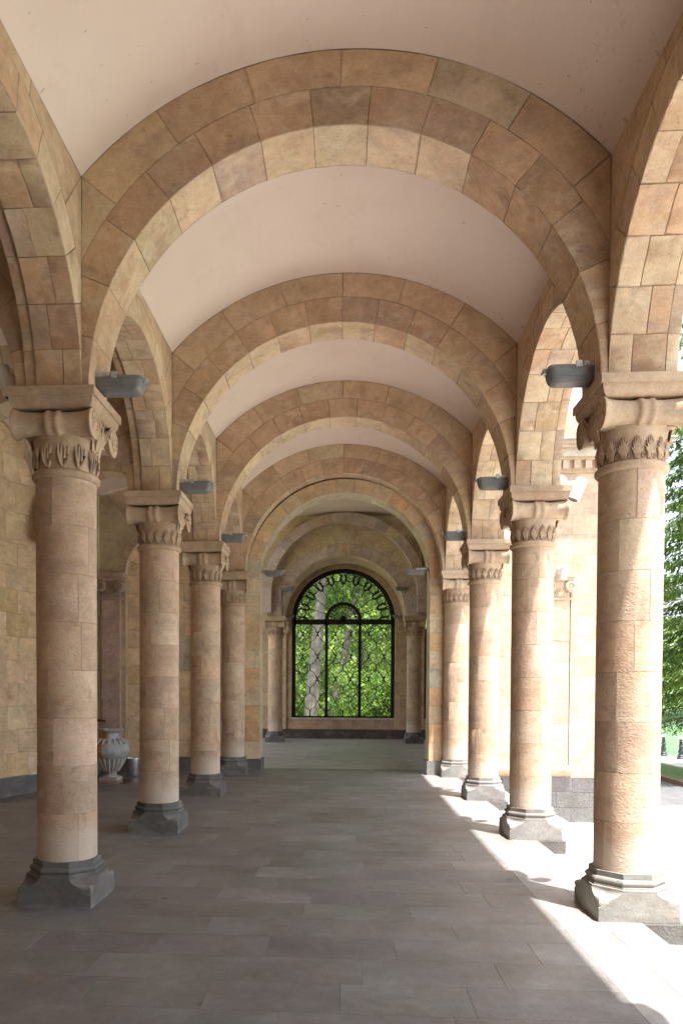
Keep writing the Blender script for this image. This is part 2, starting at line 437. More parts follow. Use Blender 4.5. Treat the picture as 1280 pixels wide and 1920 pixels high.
# longitudinal arcade walls
for side in (-1, 1):
    for k in range(KS[0], 3):
        yc = k * S + S / 2
        if side < 0:
            Fi = lambda a, z, w: (XL + w, yc + a, z); Fo = lambda a, z, w: (XLo - w, yc - a, z)
        else:
            Fi = lambda a, z, w: (XR - w, yc - a, z); Fo = lambda a, z, w: (XRo + w, yc + a, z)
        sf = MB(); n = 13
        if side < 0: Fs = lambda a, z, w: (XL - w, yc + a, z)
        else: Fs = lambda a, z, w: (XR + w, yc + a, z)
        D = abs(XLo - XL) if side < 0 else abs(XRo - XR)
        arch_soffit(sf, Fs, RA, ZT, 0, D - .10, n, SOFF, 2)
        G = lambda u, v, w: Fs((RA + v * .03) * math.cos(u), ZT + (RA + v * .03) * math.sin(u), D - .10)
        sf.grid([[G(PI * i / 40, v, 0) for v in (0, 1)] for i in range(41)], (.40, .29, .2))
        arch_soffit(sf, Fs, RA + .03, ZT, D - .10, D, n, SOFF, 1, .004)
        p = sf.build('arcade_arch', M['ring'], arcade)
        for F, r, t, hw, zt, P1, P2 in ((Fi, RA, .27, HB, ZS, SOFF, TAN), (Fo, RA + .03, .25, S / 2, 6.05, FAC, FAC)):
            rg = MB(); arch_ring(rg, F, r, t, ZT, hw, n, P1); rg.build('voussoir_ring', M['ring'], p)
            sp = MB(); arch_spandrel(sp, F, r, t, ZT, hw, lambda a: zt, 8, P2); sp.build('spandrel', M['stone'], p)

# vaults
for k in range(KS[0] - 1, 3):
    mb = MB()
    y0, y1 = (k * S + TA, (k + 1) * S - TA)
    if k == KS[0] - 1: y0 = YB
    P = []
    for i in range(49):
        a = -HW + 2 * HW * i / 48
        P.append([(AX + a, y0 + (y1 - y0) * j / 14, zvault(a) + .006 * math.sin(2.3 * a + k * 3) * math.sin(PI * j / 14) * math.cos(PI * a / HW / 2)) for j in range(15)])
    mb.grid(P, (.6, .5, .45))
    mb.build('vault', M['plaster'], arcade, angle=60)

# roof slab, eaves, cornice
mb = MB(); mb.box(-5.6, 2.9, YB - .4, 9.19, 6.62, 6.80, (.35, .30, .25))
roof = mb.build('roof', M['stone'], arcade)
mb = MB()
for (z0, z1, x) in ((6.05, 6.20, 2.52), (6.20, 6.34, 2.60), (6.34, 6.47, 2.78), (6.47, 6.615, 3.0)):
    e = stretch(YB - .4, 9.185, .9, 0)
    for i in range(len(e) - 1): mb.box(XRo - .2, x, e[i] + .002, e[i + 1] - .002, z0, z1 - .002, FAC(), roff())
for i in range(60):
    yy = YB - .3 + i * .32
    if yy < 9.0: mb.box(2.5, 2.70, yy, yy + .16, 6.345, 6.46, FAC(), roff())
mb.build('cornice', M['facade'], arcade)
# end wall behind the photographer (another pavilion closes the walk)
mb = MB(); mb.box(-5.6, 2.47, YB - .4, YB, -.9, 6.6, (.42, .31, .21)); mb.build('end_wall', M['stone'], arcade)

# left aisle: vault, cross walls, back wall with a shallow niche
XB = -4.95; XA = (XLo + XB) / 2; HA = (XLo - XB) / 2
mb = MB()
P = []
for i in range(25):
    a = -HA + 2 * HA * i / 24
    P.append([(XA + a, YB + (8.85 - YB) * j / 20, 5.60 + .22 * (1 - (a / HA) ** 2)) for j in range(21)])
mb.grid(P, (.6, .5, .45)); mb.build('aisle_vault', M['plaster'], arcade, angle=60)
for k in KS[:-1]:
    y = k * S
    sf = MB()
    zt = lambda a: 5.60 + .22 * (1 - (a / HA) ** 2) + .02
    F = lambda a, z, w: (XA + a, y + w, z)
    arch_soffit(sf, F, 1.16, ZT, -.19, .19, 11, SOFF)
    p = sf.build('aisle_arch', M['ring'], arcade)
    for sg in (-1, 1):
        F = lambda a, z, w: (XA - sg * a, y + sg * (.19 + w), z)
        rg = MB(); arch_ring(rg, F, 1.16, .24, ZT, HA, 11, RING); rg.build('voussoir_ring', M['ring'], p)
        sp = MB(); arch_spandrel(sp, F, 1.16, .24, ZT, HA, zt, 7, TAN); sp.build('spandrel', M['stone'], p)
# back wall
back = MB(); rg = MB(); nic = MB(); pl = MB()
YN, RN, DN = 4.5, 1.56, .42
F = lambda a, z, w: (XB + w, YN + a, z)
arch_ring(rg, F, RN, .26, ZT, 2.2, 13, TAN); arch_spandrel(back, F, RN, .26, ZT, 2.2, lambda a: 5.66, 9, TAN)
ashlar(back, F, RN, 2.2, .3, ZT, P=TAN); ashlar(back, F, -2.2, -RN, .3, ZT, P=TAN)
ashlar(back, lambda a, z, w: (XB + w, a, z), YB, -1.4, .3, 5.66, P=TAN); ashlar(back, lambda a, z, w: (XB + w, a, z), -1.4, 1.8, .3, 5.66, P=TAN); ashlar(back, lambda a, z, w: (XB + w, a, z), 1.8, YN - 2.2, .3, 5.66, P=TAN); ashlar(back, lambda a, z, w: (XB + w, a, z), YN + 2.2, 8.9, .3, 5.66, P=TAN)
def Fn(u, z, w):
    s = 1.0
    if z > ZT: s = math.sqrt(max(0.0, 1 - ((z - ZT) / (RN + .002)) ** 2))
    return (XB - (DN - w) * math.sin(u) * max(s, .05), YN + (RN - w) * s * math.cos(u), z)
zs = courses(.3, ZT, .37) + [ZT + RN * math.sin(PI / 2 * i / 5) for i in range(1, 6)]
for j in range(len(zs) - 1):
    n = 7; e = [PI * max(0, min(n, i - .5 * (j % 2))) / n for i in range(n + 1 + j % 2)]
    for i in range(len(e) - 1):
        nic.block(Fn, e[i], e[i + 1], zs[j], zs[j + 1], .004, .005, YEL(), roff(), 5, 3, .005)
p = back.build('aisle_wall', M['stone'], arcade); rg.build('voussoir_ring', M['ring'], p); nic.build('niche', M['yellow'], p)
# basalt skirting
e = [PI * i / 24 for i in range(25)]
pl.grid([[(XB - (DN - d) * math.sin(u), YN + (RN - .01 - d) * math.cos(u), z) for d, z in ((.05, 0), (.05, .27), (.0, .30))] for u in e], (.14, .14, .145))
pl.build('niche_skirting', M['basalt'], p)
for (x0, x1, y0, y1) in ((XB - .02, XB + .05, YB, YN - RN), (XB - .02, XB + .05, YN + RN, 8.9), (XB + .05, -2.6, 8.84, 8.95)):
    pl = MB(); pl.box(x0, x1, y0, y1, .001, .3, (.14, .14, .145)); pl.build('skirting', M['basalt'], p)
# closing wall of the aisle with a blind arch
bw = MB(); rg = MB()
F = lambda a, z, w: (-3.55 + a, 8.9 - w, z)
arch_ring(rg, F, .86, .17, ZT, 1.4, 9, RING); arch_spandrel(bw, F, .86, .17, ZT, 1.4, lambda a: 5.86, 7, TAN)
ashlar(bw, F, -1.4, -.86, .3, ZT, P=TAN); ashlar(bw, F, .86, 1.4, .3, ZT, P=TAN)
F2 = lambda a, z, w: (-3.55 + a, 9.06 - w, z)
arch_ring(rg, F2, .52, .36, ZT, 1.4, 9, YEL); ashlar(bw, F2, -.87, -.52, .3, ZT, P=YEL); ashlar(bw, F2, .52, .87, .3, ZT, P=YEL)
F3 = lambda a, z, w: (-3.55 + a, 9.16 - w, z)
ashlar(bw, F3, -.54, .54, .3, ZT + .54, P=YEL)
arch_soffit(rg, lambda a, z, w: (-3.55 + a, 8.9 + w, z), .86, ZT, 0, .17, 9, PURP, 1)
arch_soffit(rg, lambda a, z, w: (-3.55 + a, 9.06 + w, z), .52, ZT, 0, .11, 9, YEL, 1)
for sg in (-1, 1):
    bw.box(-3.55 + sg * .86 - .004, -3.55 + sg * .86 + .004, 8.9, 9.06, .3, ZT, (.42, .33, .22))
    bw.box(-3.55 + sg * .52 - .012, -3.55 + sg * .52 + .012, 9.045, 9.16, .3, ZT, (.47, .40, .29))
p = bw.build('aisle_end_wall', M['stone'], arcade); rg.build('blind_arch', M['ring'], p)
# corner pilaster on it
def pilaster(parent, x0, x1, yf, d, z0, P, matn):
    mb = MB(); F = lambda a, z, w: (a, yf - w, z)
    ashlar(mb, F, x0, x1, z0, 3.50, .42, 2, P)
    for x, s in ((x0, -1), (x1, 1)):
        mb.box(min(x, x - s * .004), max(x, x - s * .004), yf + .001, yf + d, z0, 3.5, P(), roff())
    pp = mb.build('pilaster', matn, parent)
    c = MB(); xm = (x0 + x1) / 2; w = (x1 - x0) / 2; t = P()
    c.box(x0 - .03, x1 + .03, yf - .03, yf + d, 3.50, 3.54, t)
    c.box(x0 + .01, x1 - .01, yf - .015, yf + d, 3.54, 3.87, t)
    c.box(x0 - .09, x1 + .09, yf - .10, yf + d, 3.94, ZT, t); c.box(x0 - .06, x1 + .06, yf - .06, yf + d, 3.87, 3.938, t)
    for s in (-1, 1):
        Mx = Matrix.Translation((xm + s * (w + .0), yf + .05, 3.76)) @ Matrix.Rotation(PI / 2, 4, 'X')
        c.lathe([(0, .13), (.02, .135), (.045, .11), (.06, .135), (.085, .135), (.11, .12), (.115, .10), (.115, 0)], 20, t, M=Mx)
    for q in range(-3, 4):
        c.tube([(xm + q * .02, yf - .015, 3.56), (xm + q * .045, yf - .03, 3.66 - abs(q) * .01), (xm + q * .06, yf - .022, 3.74 - abs(q) * .025)], [.014, .016, .006], 5, t)
    for q in range(9):
        a = PI * 2 * q / 8
        c.tube([(xm, yf - .025, 3.60), (xm + .05 * math.cos(a), yf - .03, 3.60 + .05 * math.sin(a))], [.02, .016], 5, t)
    c.build('pilaster_capital', M['carved'], pp)
    return pp
pilaster(arcade, -4.87, -4.49, 8.78, .13, .3, pal(((.40, .29, .26), 2), ((.44, .32, .26), 1)), M['stone'])

# ------------------------------------------------------------------ columns
def octring(ap, z): 
    R = ap / math.cos(PI / 8)
    return [Vector((R * math.cos(PI / 8 + PI / 4 * k), R * math.sin(PI / 8 + PI / 4 * k), z)) for k in range(9)]
def base_mesh(t):
    mb = MB(); B = .2945; zc, zt = .105, .225; h = B * math.tan(PI / 8)
    # scalloped outline on a face, from the octagon (h, zt) down to the corner (B, zc)
    cv = []
    for (u0, z0, u1, z1) in ((h, zt, h + .078, zt - .055), (h + .078, zt - .055, B, zc)):
        for i in range(7):
            q = i / 6; a = q * PI / 2
            cv.append((u0 + (u1 - u0) * (1 - math.cos(a)) * .5 + (u1 - u0) * q * .5, z0 + (z1 - z0) * math.sin(a) * .55 + (z1 - z0) * q * .45))
    for k in range(4):
        Rm = Matrix.Rotation(PI / 2 * k, 3, 'Z')
        face = [Vector((-B, -B, 0)), Vector((B, -B, 0))] + [Vector((u, -B, z)) for u, z in reversed(cv)] + [Vector((-u, -B, z)) for u, z in cv]
        tt = jit(t, .08); of = roff()
        mb.face([Rm @ p for p in face], tt, of)
        P = []
        for i, (u, z) in enumerate(cv):
            A = Vector((u, -B, z)); C = Vector((B, -u, z)); row = []
            f = max(0, (i - 6) / 7)
            for j in range(9):
                s = j / 8; p = A.lerp(C, s)
                bul = (1 - abs(2 * s - 1)) * math.sin(PI * min(1, f * 1.15)) * .045 if i > 6 else 0
                dip = -.010 * math.sin(PI * s) * math.sin(PI * min(1, i / 6)) if i <= 6 else 0
                row.append(Rm @ (p + Vector((.707, -.707, .35)) * bul + Vector((.707, -.707, 0)) * dip))
            P.append(row)
        mb.grid(P, tuple(c * 1.12 for c in tt), of, False)
    prof = [(B - .004, zt), (B - .006, .236), (B - .02, .238), (B - .022, .250), (B - .03, .253)]
    prof += [(B - .034 + .012 * math.sin(PI * i / 6), .256 + .045 * i / 6) for i in range(7)]
    prof += [(B - .046, .304), (B - .046, .347), (.1, .349)]
    rings = [octring(a, z) for a, z in prof]
    for i in range(len(rings) - 1):
        for q in range(8):
            mb.face([rings[i][q], rings[i][q + 1], rings[i + 1][q + 1], rings[i + 1][q]], jit(t, .03), (3, 1, 2))
    return mb
def shaft_mesh(r=.2355, z0=.345, z1=3.375):
    mb = MB(); zs = courses(z0, z1, .362)
    ph = rnd.uniform(0, 6)
    for j in range(len(zs) - 1):
        ph += rnd.uniform(1.0, 2.2); n = rnd.choice((3, 3, 4)); tb = SHAFT()
        for i in range(n):
            a0 = ph + 2 * PI * i / n; a1 = ph + 2 * PI * (i + 1) / n
            F = lambda u, v, w: ((r + w) * math.cos(u), (r + w) * math.sin(u), v)
            t = jit(tuple(.6 * x + .4 * y for x, y in zip(tb, SHAFT())), .05)
            mb.block(F, a0, a1, zs[j], zs[j + 1], .009, .003, t, roff(), 9, 1, .0035, .72, True)
    return mb
def bell_r(z):                     # capital bell radius, z from 3.43 to 3.82
    q = max(0, (z - 3.43) / .39)
    return .228 + .012 * q + .05 * q * q
def capital_meshes(lotus, t):
    cap = MB(); lf = MB(); vo = MB(); ab = MB()
    prof = [(.236, 3.362), (.250, 3.368), (.264, 3.384), (.264, 3.408), (.252, 3.424), (.230, 3.428)]
    cap.lathe(prof + [(bell_r(3.43 + .39 * i / 12), 3.43 + .39 * i / 12) for i in range(13)], 48, t)
    cap.box(-.26, .26, -.18, .18, 3.68, 3.88, t)
    on = lambda ph, z, w: ((bell_r(z) + w) * math.cos(ph), (bell_r(z) + w) * math.sin(ph), z)
    n = 12 if lotus else 16
    for k in range(n):
        p0 = 2 * PI * (k + .5) / n
        if not lotus:
            for q in range(-3, 4):
                pts = [on(p0 + q * .010, 3.435, .002), on(p0 + q * .028, 3.48, .014), on(p0 + q * .046, 3.54 - .003 * q * q, .017), on(p0 + q * .064, 3.605 - .0085 * q * q, .003)]
                lf.tube(pts, [.007, .0085, .0085, .002], 5, t)
            lf.tube([on(p0 + PI / n + .06 * math.cos(a), 3.46 + .017 * math.sin(a), .006) for a in [2 * PI * i / 8 for i in range(8)]], .005, 4, t, closed=True)
        else:
            for q in (-1, 1):
                pts = [on(p0 + q * .02, 3.44, .004), on(p0 + q * .10, 3.48, .018), on(p0 + q * .135, 3.54, .018), on(p0 + q * .15, 3.60, .010)]
                lf.tube(pts, [.012, .014, .012, .004], 5, t)
                pts = [on(p0 + q * .01, 3.46, .004), on(p0 + q * .05, 3.51, .016), on(p0 + q * .055, 3.57, .014), on(p0 + q * .01, 3.625, .006)]
                lf.tube(pts, [.008, .010, .009, .004], 5, t)
    # bolsters with volutes
    prof = [(.0, -.318), (.09, -.318), (.118, -.312), (.119, -.298), (.106, -.285), (.096, -.25), (.089, -.19), (.085, -.12), (.086, -.066), (.094, -.06), (.101, -.048), (.101, -.028), (.095, -.016), (.094, -.005)]
    prof = prof + [(r, -z) for r, z in reversed(prof)]
    for s in (-1, 1):
        Mx = Matrix.Translation((0, s * .232, 3.768)) @ Matrix.Rotation(PI / 2, 4, 'Y')
        vo.lathe(prof, 28, t, M=Mx)
        for e in (-1, 1):
            pts = []; rr = []
            for i in range(46):
                a = 2 * PI * 2.3 * i / 45; R = .105 * math.exp(-a * .115)
                pts.append((e * .318, s * (.232 - R * math.cos(a) * 1.0) , 3.768 + R * math.sin(a))); rr.append(.013 * math.exp(-a * .07))
            vo.tube(pts, rr, 5, t)
            vo.lathe([(0, .012), (.016, .010), (.024, 0)], 10, t, M=Matrix.Translation((e * .318, s * .232, 3.768)) @ Matrix.Rotation(e * PI / 2, 4, 'Y'))
    # palmette between the volutes on the two side faces
    for e in (-1, 1):
        vo.face([(e * .27, -.14, 3.87), (e * .27, .14, 3.87), (e * .245, .10, 3.60), (e * .245, -.10, 3.60)], t)
        for q in range(-3, 4):
            vo.tube([(e * .25, q * .010, 3.62), (e * .285, q * .026, 3.72), (e * .31, q * .040, 3.84 - abs(q) * .018)], [.010, .014, .005], 5, t)
    # abacus
    A = .345
    sq = lambda h, z: [(-h, -h, z), (h, -h, z), (h, h, z), (-h, h, z), (-h, -h, z)]
    rings = [sq(A - .004, ZT), sq(A, ZT - .004), sq(A, 3.955)] + [sq(A - .016 - .05 * (1 - math.cos(PI / 2 * i / 5)), 3.953 - .085 * math.sin(PI / 2 * i / 5)) for i in range(6)]
    for i in range(len(rings) - 1):
        for q in range(4): ab.face([rings[i][q], rings[i][q + 1], rings[i + 1][q + 1], rings[i + 1][q]], jit(t, .03), (5, q * 3, 2))
    ab.face(rings[0][:4], t); ab.face(rings[-1][:4], t)
    return cap, lf, vo, ab
protos = {}
def column(x, y, label, lotus=False, dark=True, group='round stone columns of the portico', cap_tint=None):
    c = tag(empty('stone_column', (x, y, 0)), label, 'column', group)
    base_mesh(BASALT() if dark else SUNLIT_BASALT()).build('base', M['basalt'], c)  # right-hand bases get the lighter basalt that paints in the sun
    shaft_mesh().build('shaft', M['shaft'], c, angle=25)
    key = lotus
    if key not in protos:
        t = (.43, .315, .22)
        protos[key] = [m for m in capital_meshes(lotus, t)]
        cap, lf, vo, ab = protos[key]
        o = cap.build('capital', M['carved'], c, angle=60)
        ch = [lf.build('carved_leaves', M['carved'], o, angle=60), vo.build('volutes', M['carved'], o, angle=60), ab.build('abacus', M['carved'], o)]
        protos[key] = (o, ch)
    else:
        o0, ch0 = protos[key]
        o = o0.copy(); COL.objects.link(o); o.parent = c
        for q in ch0:
            q2 = q.copy(); COL.objects.link(q2); q2.parent = o
    return c
place = ['nearest', 'second nearest', 'third nearest', 'fourth and farthest']
for i, k in enumerate((0, 1, 2, 3)):
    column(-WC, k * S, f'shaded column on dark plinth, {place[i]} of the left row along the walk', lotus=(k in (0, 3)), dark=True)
    column(WC, k * S, f'sunlit column on plinth tinted sun-pale, {place[i]} of the right row beside the bright steps', lotus=False, dark=False)
for k in (-1, -2):
    for s in (-1, 1):
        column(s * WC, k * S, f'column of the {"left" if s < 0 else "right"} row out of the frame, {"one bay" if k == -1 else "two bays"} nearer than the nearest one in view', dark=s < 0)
column(-WC, 18.0, 'far shaded column on the left of the arched grille window', lotus=True, group='columns flanking the far window')
column(WC, 18.0, 'far shaded column on the right of the arched grille window', lotus=True, group='columns flanking the far window')

# ------------------------------------------------------------------ pavilion at the end
pav = tag(empty('pavilion', (0, 0, 0)), 'sunlit sandstone pavilion with dentil cornice closing the end of the walk', 'building')
# entry arch (inner order on piers)
RE = 1.70; ZE = 3.96; YE0, YE1 = 9.10, 9.66
mb = MB(); rg = MB()
F = lambda a, z, w: (AX + .03 + a, YE0 - w, z)
arch_ring(rg, F, RE, .27, ZE, 2.1, 15, ENTRY)
Fs = lambda a, z, w: (AX + .03 + a, YE0 + w, z)
arch_soffit(rg, Fs, RE, ZE, 0, YE1 - YE0, 15, pal(((.50, .44, .32), 3), ((.52, .45, .34), 3), ((.46, .42, .32), 1)))
Fb = lambda a, z, w: (AX + .03 - a, YE1 + w, z)
arch_ring(rg, Fb, RE, .5, ZE, 2.3, 15, TAN)
p = rg.build('entry_arch', M['yellow'], pav)
for s in (-1, 1):
    mb = MB()
    ashlar(mb, F, min(s * RE, s * 2.0), max(s * RE, s * 2.0), .28, ZE, .36, 2, ENTRY)
    ashlar(mb, Fb, min(-s * RE, -s * 2.5), max(-s * RE, -s * 2.5), .28, ZE, .36, 2, TAN)
    G = lambda a, z, w: (AX + .03 + s * (RE - w), YE0 + a, z)
    ashlar(mb, G, 0, YE1 - YE0, .28, ZE, .36, 2, pal(((.50, .44, .32), 3), ((.48, .40, .27), 2)))
    q = mb.build('entry_pier', M['yellow'], pav)
    mb = MB(); x0, x1 = sorted((AX + .03 + s * (RE - .03), AX + .03 + s * 2.02))
    mb.box(x0, x1, YE0 - .03, YE1 + .03, .001, .275, BASALT() if s < 0 else SUNLIT_BASALT(), roff())  # right plinth coloured lighter to stand for sunlight
    mb.build('pier_plinth', M['basalt'], q)

# front wall, right part (in the sun)
XP = 5.9; YF = 9.2; ZG = -.93
mb = MB()
F = lambda a, z, w: (a, YF - w, z)
ashlar(mb, F, XRo + .0, XP, -.02, 6.0, .41, .72, FAC, .004, .004, .7)
G = lambda a, z, w: (XP + w, a, z)
ashlar(mb, G, YF, 20.1, -.02, 6.0, .41, .8, FAC, .004, .004, .7)
front = mb.build('front_wall', M['facade'], pav)
mb = MB()
F = lambda a, z, w: (a, YF - .035 - w, z)
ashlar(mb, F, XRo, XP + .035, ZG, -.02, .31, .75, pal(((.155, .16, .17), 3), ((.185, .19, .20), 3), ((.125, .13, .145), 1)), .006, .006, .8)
ashlar(mb, lambda a, z, w: (XP + .035 + w, a, z), YF - .035, 20.1, ZG, -.02, .31, .75, SUNLIT_BASALT)
mb.box(XRo, XP + .035, YF - .035, YF, -.024, -.02, (.4, .4, .4))
mb.build('plinth', M['rough'], pav)
# cornice with dentils
mb = MB()
for (z0, z1, d) in ((6.0, 6.05, .05), (6.05, 6.22, .07), (6.22, 6.26, .20), (6.26, 6.42, .26), (6.42, 6.47, .33), (6.47, 6.55, .37)):
    e = stretch(XRo, XP + d, 1.1, 0)
    for i in range(len(e) - 1): mb.box(e[i] + (.002 if i else 0), e[i + 1] - .002, YF - d, YF + .3, z0, z1 - .002, FAC(), roff())
    mb.box(XP - .1, XP + d - .002, YF + .302, 20.1, z0, z1 - .002, FAC(), roff())
for i in range(40):
    x = XRo + .06 + i * .215
    if x + .12 < XP + .2: mb.box(x, x + .12, YF - .18, YF - .06, 6.06, 6.218, FAC(), roff())
mb.box(XRo, XP + .42, YF - .42, 20.1, 6.552, 6.575, (.5, .52, .54))
mb.build('cornice', M['facade'], pav)
# pilaster with scroll capital and a framed recess on the front wall
pp = pilaster(pav, 4.06, 4.44, YF - .09, .09, .22, FAC, M['facade'])
mb = MB()
mb.box(3.0, 4.55, YF - .13, YF, .12, .215, FAC(), roff()); mb.box(3.0, 4.50, YF - .10, YF - .0, .06, .12, FAC(), roff())
mb.box(4.47, 4.56, YF - .055, YF, .216, 3.62, FAC(), roff())
mb.build('wall_moulding', M['facade'], front)
# roof and ceilings, side walls
mb = MB(); mb.box(-5.9, XP + .1, 9.21, 9.9, 6.58, 6.66, (.4, .35, .3)); mb.box(-3.7, 3.6, 9.9, 12.4, 7.30, 7.36, (.4, .35, .3)); mb.box(-5.9, -3.7, 9.9, 10.6, 7.30, 7.36, (.4, .35, .3)); mb.box(-3.7, 3.7, 12.4, 20.1, 7.30, 7.36, (.4, .35, .3)); mb.box(3.6, XP + .1, 9.9, 10.6, 6.58, 6.66, (.4, .35, .3)); mb.box(3.7, XP + .1, 17.2, 20.1, 7.30, 7.36, (.4, .35, .3)); mb.box(-5.9, -3.7, 17.2, 20.1, 7.30, 7.36, (.4, .35, .3)); mb.box(5.3, XP + .1, 10.6, 17.2, 6.58, 6.66, (.4, .35, .3)); mb.box(-5.9, -5.3, 12.4, 17.2, 6.58, 6.66, (.4, .35, .3)); mb.box(3.55, 3.6, 9.9, 12.4, 6.6, 7.3, (.4, .35, .3))  # gaps over the side bays are unseen openings added for light
mb.build('roof', M['stone'], pav)
def opening_wall(mb, rg, F, hw, r, cz, z0, sill, ztop, t, thick, P, PR, n=13, inset=1):
    arch_ring(rg, F, r, t, cz, hw, n, PR)
    arch_spandrel(mb, F, r, t, cz, hw, lambda a: ztop, 9, P)
    ashlar(mb, F, r, hw, sill, cz, .42, .5, P); ashlar(mb, F, -hw, -r, sill, cz, .42, .5, P)
    ashlar(mb, F, -hw, hw, z0, sill, .42, .7, P)
    arch_soffit(rg, lambda a, z, w: F(a, z, -w), r, cz, 0, thick, n, PR)
    for s in (-1, 1):
        G = lambda a, z, w: F(s * (r - w), z, -a)
        ashlar(rg, G, 0, thick, sill, cz, .42, 2, PR)
    mb.face([F(-r, sill, 0), F(r, sill, 0), F(r, sill, -thick), F(-r, sill, -thick)], PR())
BR = pal(((.49, .35, .225), 4), ((.51, .37, .24), 4), ((.46, .33, .225), 2), a=.05)
YW = 19.75; WX = -.05; RW = 1.775; ZW = 4.09; ZSILL = .69; TW = .36
mb = MB(); rg = MB()
F = lambda a, z, w: (WX + a, YW - w, z)
opening_wall(mb, rg, F, 2.45, RW, ZW, .32, ZSILL, 7.3, .30, TW, BR, BR, 15)
far = mb.build('window_wall', M['stone'], pav); rg.build('window_arch', M['ring'], far)
for cx in (-4.0, 4.0):
    mb = MB(); rg = MB()
    F = lambda a, z, w: (WX + cx + a, YW - w, z)
    hw0 = 1.55
    opening_wall(mb, rg, F, hw0, 1.22, ZW - .3, .32, ZSILL, 7.3, .26, TW, BR, BR, 11)
    w2 = mb.build('side_window_wall', M['stone'], pav); rg.build('window_arch', M['ring'], w2)
mb = MB(); mb.box(-5.6, 5.6, YW - .05, YW + .3, .001, .32, (.10, .085, .075), (1, 2, 3)); mb.build('skirting', M['basalt'], far)
# side walls, their big openings added to light the pavilion
for sx in (-1, 1):
    mb = MB(); mb.box(*sorted((sx * 5.5, sx * 5.8)), 9.21, 9.96, 0, 6.6, BR()); sw = mb.build('side_wall', M['stone'], pav)
    mb = MB(); mb.box(*sorted((sx * 5.49, sx * 5.8)), 19.54, 20.1, 0, 6.6, BR()); mb.build('wall_end', M['stone'], sw)
    for yc in (11.6, 14.6, 17.9):
        mb = MB(); rg = MB()
        F = lambda a, z, w: (sx * (5.5 - w), yc - sx * a, z)
        opening_wall(mb, rg, F, 1.65, 1.38, 4.2, .0, .12, 6.6, .24, .30, BR, BR, 11)
        mb.build('wall_bay', M['stone'], sw); rg.build('window_arch', M['ring'], sw)
mb = MB(); mb.box(2.2, 5.5, YF + .25, YF + .4, 0, 7.3, BR()); mb.box(-5.5, -2.2, YF + .25, YF + .4, 0, 7.3, BR()); mb.box(-2.2, 2.2, YF + .24, YE1 - .02, 5.75, 7.3, BR())
mb.build('inner_wall', M['stone'], sw)
mb = MB(); P = []
for i in range(31):                     # a barrel vault along the pavilion, side bays cut open, added to brighten the inside
    a = -3.7 + 7.4 * i / 30
    P.append([(a, y, 7.25 - .75 * (a / 5.5) ** 2) for y in (9.4, 12, 15, 18, 20)])
mb.grid(P, (.6, .5, .45)); mb.build('ceiling', M['plaster'], pav)
# wall with the last arch, columns stand under it
sf = MB()
Fs = lambda a, z, w: (AX + a, 18 + w, z)
arch_soffit(sf, Fs, R1, ZT, -TA, TA, 19, BR)
p = sf.build('inner_arch', M['ring'], pav)
for s in (-1, 1):
    F = lambda a, z, w: (AX - s * a, 18.0 + s * (TA + w), z)
    mb = MB(); arch_ring(mb, F, R1, .36, ZT, 2.44, 19, PURP); mb.build('voussoir_ring', M['ring'], p)
    mb = MB(); arch_spandrel(mb, F, R1, .36, ZT, 2.44, lambda a: 7.2, 11, OLIVE); mb.build('spandrel', M['stone'], p)
mb = MB()
P = [[(AX + (R1 + .06) * math.cos(PI * i / 40), 18 + TA + (YW - 18 - TA) * j / 3, ZT + (R1 + .06) * math.sin(PI * i / 40)) for j in range(4)] for i in range(41)]
mb.grid(P, (.40, .29, .19)); mb.build('barrel_soffit', M['stone'], p)
# stone strips beside the piers and the proud outer arch in front of them
for s in (-1, 1):
    mb = MB()
    x0, x1 = sorted((AX + s * 1.985, AX + s * 2.45))
    ashlar(mb, lambda a, z, w: (a, 17.70 - w, z), x0, x1, ZT, 5.0, .36, .3, PURP)
    xi = AX + s * 1.985
    mb.box(min(xi, xi + s * .01), max(xi, xi + s * .01), 17.70, 17.78, ZT, 5.0, PURP())
    mb.build('pier_block', M['ring'], p)
mb = MB(); sf = MB()
F = lambda a, z, w: (AX + a, 17.40 - w, z)
arch_ring(mb, F, 2.28, .30, 4.64, 9, 19, PURP)
arch_soffit(mb, lambda a, z, w: (AX + a, 17.40 + w, z), 2.28, 4.64, 0, .37, 19, PURP)
for s in (-1, 1):
    x0, x1 = sorted((AX + s * 2.28, AX + s * 2.58)); mb.box(x0, x1, 17.39, 17.78, ZT + .1, 4.64, PURP()); 
mb.build('outer_arch', M['ring'], p)
# slim pilasters beside the window
for s in (-1, 1):
    x = WX + s * 2.06
    pilaster(far, x - .11, x + .11, YW - .10, .10, .32, BR, M['stone'])

